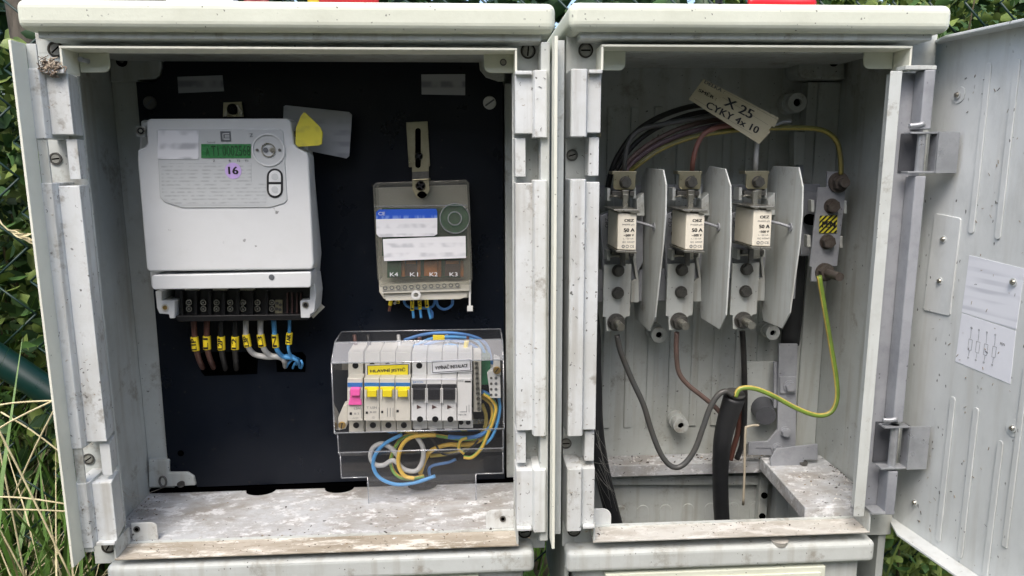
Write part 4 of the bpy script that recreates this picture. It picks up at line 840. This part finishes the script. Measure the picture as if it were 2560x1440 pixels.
m.bold('PEN',P(2072,561,yq-.0018),px(34,yq),px(16,yq),INK); m.build('warning_sticker',pt,label='yellow-black striped sticker reading PEN')
m=MB(); m.cyl(P(2022,548,.15),(0,-1,0),px(14,.15),.012,HOLE,18); m.pb(2002,480,2050,640,.155,.17,HINGEP); m.build('support_block',pn,bevel=.001)
# cables
t=thing('supply_cable','thick black supply cable rising in the middle with a cut sheath','cable',tuple(P(1803,1315,.13)))
m=MB(); L=[P(1836,992,.12),P(1818,1050,.125),P(1805,1110,.13),P(1801,1180,.14),P(1802,1250,.15),P(1806,1320,.16),P(1812,1420,.17)]; m.tube(L,lambda q:.0132-.003*min(q*2,1),CABLE,20,8); m.build('sheath',t)
m=MB(); q=P(1838,985,.12); m.cyl(q,(.1,-.25,1),.012,.002,WDG,16); m.build('cut_end',t)
m=MB(); m.tube([P(1440,640,.15),P(1478,800,.15),P(1484,950,.15),P(1490,1080,.15),P(1510,1200,.155),P(1540,1320,.16),P(1570,1440,.17)],px(21,.155),CABLE,18,6); m.build('outgoing_cable',label='thick black cable slanting down along the left wall',cat='cable')
pw('phase_wire','dark grey wire sagging in a deep loop from the left stud to the cable end',[(1543,838),(1552,880),(1578,945),(1608,1010),(1628,1075),(1652,1135),(1678,1165),(1705,1164),(1735,1128),(1757,1070),(1775,1020),(1795,988),(1815,978),(1832,988)],7.5,WDG,None,.11,n=12)
pw('phase_wire','brown wire running from the middle stud down to the cable end',[(1692,830),(1691,880),(1697,930),(1720,962),(1755,990),(1790,1020),(1810,1045)],6.5,WBR2,None,.13,n=12)
pw('phase_wire','black wire dropping straight from the right stud',[(1856,828),(1859,880),(1861,940),(1862,1000),(1860,1060),(1855,1110),(1842,1148)],7.5,WBLK,None,.14,n=12)
pw('phase_wire','dark red wire behind the upper part of the thick cable',[(1850,985),(1850,1030),(1845,1080),(1832,1125),(1826,1150)],7.5,WBRN,None,.145,n=12)
pw('earth_wire','yellow-green wire looping from the lower PEN stud to the cable end',[(2048,690),(2056,740),(2068,810),(2080,880),(2091,950),(2092,1000),(2075,1032),(2040,1038),(1990,1020),(1930,988),(1885,971),(1850,972),(1838,992)],6.5,WGRN,WYEL,.11,n=12)
pw('earth_wire','dusty yellow-green wire arching over to the upper PEN stud',[(1574,429,.13),(1600,408),(1650,374),(1720,346),(1800,330),(1880,322),(1960,320),(2030,321),(2068,331),(2092,355),(2101,395),(2103,436)],6.5,WDGN,WOLI,.12,n=12)
pw('phase_wire','black wire on the outside of the bundle above the left clamp',[(1518,478),(1528,430),(1548,385),(1590,330),(1650,292),(1720,268),(1790,258)],7,WBLK,None,.15,n=12)
pw('phase_wire','dark grey wire looping close above the left clamp',[(1562,430,.13),(1562,400),(1572,355),(1600,325),(1660,310),(1730,298),(1800,285)],6.5,WDG,None,.125,n=12)
pw('phase_wire','black-grey wire second in the bundle above the left clamp',[(1540,425),(1565,385),(1610,340),(1680,302),(1760,280),(1830,288)],6.5,WBLK,None,.14,n=12)
pw('phase_wire','brown wire in the bundle above the left clamp',[(1552,430),(1585,390),(1640,350),(1710,318),(1790,300),(1870,298)],6.5,WBR2,None,.135,n=12)
pw('phase_wire','violet-brown wire lowest but one in the bundle above the left clamp',[(1560,436),(1592,398),(1645,362),(1720,332),(1800,312),(1870,310)],6.5,wire('violet brown insulation','5c4a50'),None,.13,n=12)
pw('phase_wire','brick red wire rising from the middle clamp into the bundle',[(1730,429,.13),(1733,400),(1742,365),(1760,335),(1795,318),(1840,312)],6.5,WRED,None,.118,n=12)
pw('phase_wire','pale grey wire rising from the right clamp behind the tag',[(1889,429,.13),(1890,400),(1892,360),(1895,320)],6,WGRY,None,.12,n=12)
pw('cable_tie','pale tie end sticking out right of the tag',[(1900,330),(1930,318),(1955,306),(1978,304)],4,HINGEP,None,.12,'cable tie')
# tag
t=thing('cable_tag','yellowed paper tag with handwriting tied to the bundle','tag',tuple(P(1835,360,.1)))
yt_=.1; m=MB(); m.pp([(1759,197),(1948,295),(1936,318),(1930,315),(1922,325),(1926,330),(1898,360),(1722,248)],yt_,yt_+.0006,TAG); m.build('paper',t)
ux=(P(1948,295,yt_)-P(1759,197,yt_)).normalized(); uz=Vector((-ux.z,0,ux.x)); m=MB(); yy=yt_-.0004
T=lambda s_,a,b,w_,h_,mm=INK:m.bold(s_,P(a,b,yy),px(w_,yy),px(h_,yy),mm,ux,uz,.04)
T('DÉLKA :',1787,216,56,10,INKG); T('SMĚR :',1770,235,50,10,INK); T('X 25',1848,270,78,22); T('CYKY 4x 10',1832,294,148,17)
for a,b,c,d in ((1812,228,1945,300),(1806,243,1920,312),(1735,246,1880,335)):
    p,q=P(a,b,yy),P(c,d,yy); n_=uz*.00012; m.add([p-n_,p+n_,q+n_,q-n_],[(0,1,2,3)],INKG)
m.build('handwriting',t)
# crumpled plastic strip hanging behind (bent wire at right of the cable)
m=MB(); m.tube([P(1897,1063,.12),P(1880,1064,.12),P(1867,1068,.12),P(1864,1072,.12),P(1862,1120,.12),P(1861,1190,.122),P(1858,1262,.124)],px(3.5,.12),mat('straw tan','a89f8c',.6),8,4); m.build('hooked_rod',label='thin tan hooked rod hanging right of the thick cable',cat='rod')
# drop of foam under right lip, cocoon at left
m=MB(); q=P(1948,1352,.01); m.cyl(q+Vector((0,0,-.004)),(0,0,1),.008,.006,LIP2,18,.010); m.build('putty_lump',label='pale lump under the bottom lip of the right cabinet',cat='lump',bevel=.002)
COC=mat('dry brown web','8d7f70',.8,0,.6,'3e342b',0,120); m=MB()
COC2=mat('pale web','b5a894',.85)
for i in range(90):
    a=127+R.gauss(0,11); b=167+R.gauss(0,8); q=P(a,b,-.006); L=[q+Vector((R.uniform(-.005,.005),R.uniform(-.004,.003),R.uniform(-.0035,.0035))) for _ in range(4)]; m.tube(L,R.uniform(.0002,.0007),R.choice((COC,COC2,COC)),5,3)
m.build('dry_nest',label='small dry brown insect nest on top of the left hinge channel',cat='nest')
# loose dirt
CR=mat('dark crumbs','3d352c',.9); CR2=mat('tan crumbs','8b7a62',.9); CR3=mat('pale flakes','dcdad4',.8)
def crumbs(name,label,n,fn,sz=(.0003,.0012)):
    m=MB()
    for k in range(n):
        p=fn(); r=R.uniform(*sz)*(2 if R.random()<.06 else 1); u=Vector((R.uniform(-1,1),R.uniform(-1,1),R.uniform(-.3,.3))).normalized()*r*R.uniform(1,2.2); v=Vector((-u.y,u.x,0)).normalized()*r*.6; w_=Vector((0,0,r*.7))
        m.add([p+u,p-u*.8+v,p-u*.6-v,p+w_],[(0,1,3),(1,2,3),(2,0,3),(0,2,1)],R.choice((CR,CR,CR2,CR3) if R.random()<.8 else (CR3,)))
    m.build(name,label=label,cat='dirt',kind='stuff')
U=R.uniform
crumbs('loose_dirt','dark and pale crumbs scattered on the meter cabinet floor',240,lambda:Vector((U(-.40,.07),.034+.084*(R.random() if R.random()<.4 else R.random()**4),-.4088)) if R.random()<.6 else Vector((-.40+.03*R.random()**2,U(.036,.145),-.4088)))
crumbs('loose_dirt','crumbs lying in the bottom lip of the meter cabinet',160,lambda:Vector((U(-.372,.045),U(.002,.03),-.4098)),(.0003,.001))
crumbs('loose_dirt','crumbs lying on the rear beam of the fuse cabinet',170,lambda:Vector((U(.112,.43),U(.187,.214),zb1+.0002)),(.0005,.002))
crumbs('loose_dirt','crumbs lying on the right ledge of the fuse cabinet',130,lambda:Vector((.472-.08*R.random()**2,U(.035,.145),-.3958)),(.0004,.0018))
crumbs('loose_dirt','crumbs lying in the bottom lip of the fuse cabinet',120,lambda:Vector((U(.135,.438),U(.002,.03),-.4091)),(.0003,.001))
m=MB()
for (x0,x1,n_) in ((-.404,-.372,70),(.048,.076,60),(.102,.130,60)):
    for k in range(n_):
        p=Vector((U(x0,x1),-.0099,(lambda t:-.40+.48*t)(R.random()**1.2))); a=U(0,6.28); l=U(.001,.0035); L=[p,p+Vector((math.cos(a)*l*.5+U(-.0006,.0006),0,math.sin(a)*l*.5)),p+Vector((math.cos(a+.5)*l,0,math.sin(a+.5)*l))]
        m.tube(L,U(.00012,.0003),R.choice((CR,CR,CR2)),4,2)
m.build('stuck_debris',label='tiny dark plant bits stuck on the white hinge channels',cat='dirt',kind='stuff')
m=MB()
for k in range(90):
    s_=U(.0,.1); z=U(-.41,.1); q=dpt(s_,-.0217,z)+DN*.0003; a=U(0,6.28); l=U(.001,.004); d=(DD*math.cos(a)+Vector((0,0,math.sin(a))))*l
    m.tube([q,q+d*.5+Vector((0,0,U(-.0006,.0006))),q+d],U(.00012,.00035),R.choice((CR,CR2,CR2)),4,2)
m.build('stuck_debris',label='tiny dark plant bits stuck on the open door',cat='dirt',kind='stuff')
WEB=mat('cobweb thread','b9b7ae',.9)
m=MB()
for k in range(16):
    p=P(U(275,300),U(1190,1260),.04); q=P(U(330,420),U(1215,1300),.12); m.tube([p,p.lerp(q,.5)+Vector((0,0,-.004)),q],.00016,WEB,4,3)
m.build('cobweb',label='thin cobweb threads in the lower left corner of the meter cabinet',cat='cobweb')
m=MB()
for k in range(14):
    p=P(U(1485,1500),U(1040,1200),.06); q=P(U(1520,1560),U(1150,1290),.13); m.tube([p,p.lerp(q,.5)+Vector((0,0,-.003)),q],.00016,WEB,4,3)
m.build('cobweb',label='thin cobweb threads beside the slanting cable in the fuse cabinet',cat='cobweb')
# things lying on the lids
def lidthing(name,label,cat,a0,a1,h,mm,y=.03,r=.008,m2=None):
    z=.1468 if a1<1400 else .1481; p,q=P(a0,2,y),P(a1,2,y); m=MB(); m.tube([(p.x,y,z+h),(p.x+.004,y,z+h),((p.x+q.x)/2,y+.004,z+h*1.05),(q.x-.004,y,z+h),(q.x,y,z+h)],lambda t:h*(.6+.4*math.sin(math.pi*min(max(t,.05),.95))),mm,14,5)
    if m2: m.tube([(p.x-.012,y,z+h),(p.x+.001,y,z+h)],h*.7,m2,12,1)
    m.build(name,label=label,cat=cat)
lidthing('pliers_handle','red and yellow tool handle lying on the left lid','tool',803,945,.008,mat('red rubber','c81f2a',.4),.02,m2=YELM)
lidthing('red_grip','dark red grip on the left lid beside the paper','tool',612,672,.005,mat('dark red rubber','7a1f20',.5),.03)
m=MB(); p,q=P(425,3,.03),P(590,3,.03); m.box(p.x,q.x,.02,.09,.1468,.156,PAPER); m.build('paper_stack',label='white paper stack lying on the left lid',cat='paper',bevel=.001)
lidthing('tool_grip','red tool grip lying on the right lid','tool',1872,2032,.006,mat('bright red rubber','e0202c',.35),.02)
m=MB(); q=P(1797,6,-.004); m.cyl((q.x,q.y,.146),(0,0,1),.0035,.012,BLACK,12); m.cyl((q.x,q.y,.156),(0,0,1),.007,.01,BLACK,14); m.build('plastic_cap',label='small black plastic cap on the front edge of the right lid',cat='cap')
# ================================================================ SURROUNDINGS
GR=mat('ground soil','4a4434',.9,0,.6,'2a2a18',0,3,.5)
m=MB(); 
gv=[];n=40
for i in range(n+1):
    for j in range(n+1):
        x=(i/n-.5); y=(j/n-.5); x=math.copysign(abs(2*x)**3*120,x); y=math.copysign(abs(2*y)**3*120,y); gv.append((x,y,-1.02+.02*math.sin(x*3)*math.cos(y*2.3)))
m.add(gv,[(i*(n+1)+j,(i+1)*(n+1)+j,(i+1)*(n+1)+j+1,i*(n+1)+j+1) for i in range(n) for j in range(n)],GR,True); m.build('ground',kind='structure',loc=(0,0,-1.02))
LG=[mat('leaf green','4d7038',.5,0,.5,'2a4220',0,30),mat('leaf yellow green','86994f',.5,0,.5,'4e6634',0,30),mat('leaf dark green','33502c',.5,0,.4,'16301a',0,30)]
STR=mat('dry straw','dbd0a8',.7,0,.4,'8a7c56',0,40); GRS=mat('grass blade','5a8032',.5,0,.3,'3a5a22',0,30)
def leaf(m,c,d,l,w_,mm):
    d=d.normalized(); s_=d.cross(Vector((R.uniform(-1,1),R.uniform(-1,1),R.uniform(-1,1)))).normalized(); n_=s_.cross(d)
    if -.44<c.x<.52 and -.12<c.y<.28 : return
    m.add([c,c+d*l*.25+s_*w_*.8+n_*w_*.25,c+d*l*.6+s_*w_*.85+n_*w_*.3,c+d*l,c+d*l*.6-s_*w_*.85+n_*w_*.3,c+d*l*.25-s_*w_*.8+n_*w_*.25,c+d*l*.45],[(0,1,6),(1,2,6),(2,3,6),(3,4,6),(4,5,6),(5,0,6)],mm,True)
def shrub(label,x,y,h,rx,ry,n,sz,z0=-1.02,mats=(0,1,2),bias=.0):
    t=thing('leafy_shrub',label,'shrub',(x,y,z0),'shrubs behind the cabinets'); f=MB(); st=MB()
    for k in range(14):
        a=R.uniform(0,6.28); top=Vector((x+rx*.8*math.cos(a)*R.random(),y+ry*.8*math.sin(a)*R.random(),z0+h*R.uniform(.6,1)))
        L=[Vector((x+R.uniform(-.05,.05),y,z0)),Vector((x,y,z0)).lerp(top,.5)+Vector((R.uniform(-.05,.05),0,.05)),top]
        st.tube(L,lambda t_:.006*(1-.75*t_),mats_trunk,6,4)
    for k in range(n):
        a=R.uniform(0,6.28); q=R.random()**.5; c=Vector((x+rx*q*math.cos(a),y+ry*q*math.sin(a),z0+h*(R.random()**.7)))
        d=Vector((R.uniform(-1,1),R.uniform(-1.2,.6),R.uniform(-.5,.8))); leaf(f,c,d,sz*R.uniform(.6,1.3),sz*R.uniform(.22,.4),LG[R.choice(mats)])
    f.build('foliage',t); st.build('stems',t)
mats_trunk=mat('shrub stem','5a5238',.8,0,.4,'35301f',0,30)
shrub('dense green shrub behind the left edge of the meter cabinet',-.75,.55,1.2,.32,.22,9000,.032,mats=(0,1,1,2))
shrub('darker green shrub farther back at the far left',-1.25,1.2,1.5,.6,.4,5000,.07,mats=(0,2,2,1))
shrub('yellow-green shrub behind the upper right corner of the door',.85,.75,1.45,.35,.25,7000,.028,mats=(1,1,0))
shrub('low bright green plant below the open door',.62,.36,.72,.14,.14,2600,.022,mats=(1,1,0))
shrub('dark hedge plant far behind both cabinets',0,1.6,1.6,1.6,.4,9000,.08,mats=(2,2,0))
shrub('dark tall hedge plant far behind the right side',1.9,1.7,2.2,.9,.4,6000,.09,mats=(2,0,1))
shrub('dark tall hedge plant far behind the left side',-2.3,1.9,2.2,1.0,.4,6000,.09,mats=(2,0,1))
for k in range(5):  # hedge row out of view, added to cut the low frontal light
    shrub('added unseen light-blocking hedge plant behind the photographer, '+('far left','left','middle','right','far right')[k],-4.2+2.1*k,-3.0,2.3,1.25,.5,2400,.16,mats=(2,0))
def tree(label,x,y,r,h):
    t=thing('tree',label,'tree',(x,y,-1.02)); bk=mat('rough bark','6e675c',.9,0,.8,'2e2a24',0,25,.9,stretch=(1,1,.25)); m=MB()
    m.tube([(x,y,-1.02),(x+.01,y,-.2),(x-.01,y,.6),(x+.03,y,h)],lambda q:r*(1.1-.5*q),bk,18,6); m.build('trunk',t,bevel=0)
    f=MB()
    for k in range(2600):
        a=R.uniform(0,6.28); b=R.uniform(-1,1); q=R.random()**.4; c=Vector((x+.9*q*math.cos(a)*math.sqrt(1-b*b),y+.9*q*math.sin(a)*math.sqrt(1-b*b),h+.1+.6*q*b)); leaf(f,c,Vector((R.uniform(-1,1),R.uniform(-1,1),R.uniform(-.8,.5))),.09,.025,LG[R.choice((0,1,2))])
    for k in range(6):
        a=k*1.05; f.tube([(x+.03,y,h-.2),(x+.35*math.cos(a),y+.35*math.sin(a),h+.1),(x+.7*math.cos(a),y+.7*math.sin(a),h+.3)],lambda q:.03*(1-.8*q),bk,6,3)
    f.build('crown',t)
tree('grey-barked tree trunk behind the upper left cabinet corner',P(42,60,.42).x,.44,.022,1.9)
# chain link fence behind
t=thing('chain_link_fence','dark green chain-link fence running behind both cabinets','fence',(0,.3,-1.02)); FW=mat('dark green wire','1f3a33',.45,0,.3,'0f1a18',0,40)
FW2=FW; m=MB(); yF=.3; dxx,dzz=.052,.047; x0=-1.3; x1=1.3; nz=int(1.75/dzz)
phx,phz=P(36,356,yF).x,P(36,356,yF).z
ncol=int((x1-x0)/(dxx*1)); 
for i in range(ncol+1):
    xx=phx-math.ceil((phx-x0)/dxx)*dxx+i*dxx; s0=-1 if (round((xx-phx)/dxx)%2) else 1
    L=[]; zz=phz-math.ceil((phz+1.0)/dzz)*dzz; k=round((zz-phz)/dzz)
    while zz<.75:
        o_=dxx*.5*(1 if (k%2) else -1); L.append(Vector((xx+dxx*.5+ (dxx*.5 if k%2 else -dxx*.5),yF+(.0016 if k%2 else -.0016),zz))); zz+=dzz; k+=1
    for a,b in zip(L,L[1:]): m.tube([a,b],.0016,FW,5,1)
m.build('wire_mesh',t)
for xx in (-1.35,1.35):
    m=MB(); m.cyl((xx,yF+.03,-1.02),(0,0,1),.022,1.85,FW,16); m.build('fence_post',t)
# grass: green blades and dry straws
def blades(name,label,n,xr_,yr_,h,mm,wd,bend,z0=-1.02):
    m=MB()
    for k in range(n):
        x=R.uniform(*xr_); y=R.uniform(*yr_); hh=R.uniform(*h); a=R.uniform(0,6.28); bd_=R.uniform(*bend); dx_,dy_=math.cos(a)*bd_,math.sin(a)*bd_; w_=wd*R.uniform(.6,1.4); sx,sy=-math.sin(a)*w_,math.cos(a)*w_
        pts=[Vector((x+dx_*t*t*hh,y+dy_*t*t*hh,z0+hh*(t-.25*bd_*t*t))) for t in (0,.3,.55,.8,1)]
        if any((-.43<x+dx_*t*t*hh<.53 and y+dy_*t*t*hh<.3 and t>.1 and hh>.35) for t in np.linspace(0,1,24)): continue
        v=[];
        for i,p in enumerate(pts): q=(1,.95,.8,.5,.05)[i]; v+=[p+Vector((sx*q,sy*q,0)),p-Vector((sx*q,sy*q,0))]
        m.add(v,[(2*i,2*i+1,2*i+3,2*i+2) for i in range(4)],mm,True)
    o=m.build(name,label=label,cat='grass',kind='stuff',loc=((xr_[0]+xr_[1])/2,(yr_[0]+yr_[1])/2,z0)); return o
blades('green_grass','tall green grass growing at the left of the cabinets',900,(-1.3,-.47),(-.1,.6),(.45,1.0),GRS,.004,(.1,.7))
blades('dry_grass','dry yellow straw tangled at the lower left',900,(-1.1,-.43),(-.05,.35),(.4,.85),STR,.0016,(.3,1.3))
blades('low_grass','low green grass round the foot of the cabinets',2600,(-1.5,1.5),(-.3,1.2),(.1,.3),GRS,.004,(.2,.8))
blades('right_grass','tall bright green grass to the right below the door',420,(.50,1.1),(.12,.6),(.45,.85),LG[1],.005,(.2,.9))
SLAB=['pale dry stalk slanting up across the green pipe','dry stalk slanting down to the right, leftmost of the steep ones','nearly level dry stalk just below the pipe','level dry stalk, upper of two low parallel ones','level dry stalk, lower of two low parallel ones','short dry stalk leaning against the left strip','steep dry stalk standing left of the short leaning one','steep dry stalk at the lowest left corner','dry stalk falling to the right towards the strip']
# long single straws crossing the view at the lower left
for k,(p,q) in enumerate((((0,1078),(140,1000)),((50,1185),(175,1440)),((0,1020),(138,1003)),((28,1250),(168,1262)),((0,1282),(170,1280)),((75,1155),(145,1008)),((12,1190),(62,1440)),((0,1330),(60,1440)),((60,1070),(155,1135)))):
    y=.03+.02*k; a,b=P(*p,y),P(*q,y); a=a+(a-b)*.6; m=MB(); m.tube([a,a.lerp(b,.5)+Vector((0,0,.004)),b+(b-a)*.1],.0011,STR,5,3); m.build('straw_stalk',label=SLAB[k],cat='stalk',group='long dry stalks at the lower left')
m=MB(); a,b=P(20,575,.05),P(92,610,.05)
m.tube([a+Vector((-.15,0,-.4)),a+Vector((-.03,0,-.02)),a,b],.0008,STR,5,4)
for k in range(16):
    c=a.lerp(b,k/15); leaf(m,c,Vector((1,0,-.3+R.uniform(-.6,.6))),.012,.0018,STR)
m.build('grass_ear',label='pale seed head of grass beside the left strip',cat='grass ear')
# green pipe lower left
m=MB(); GP=mat('dark green plastic','082c27',.35,0,.4,'08211e',0,10)
a,b=P(0,900,.262),P(130,985,.262); d=(b-a); m.cyl(a-d*2.5,d,.019,d.length*14,GP,28); m.cyl(a-d*2.5+Vector((0,-.002,.0185)),d,.0018,d.length*13.9,WHITE,8); o=m.build('green_pipe',label='dark green plastic pipe slanting down behind the left cabinet edge',cat='pipe',bevel=.002)
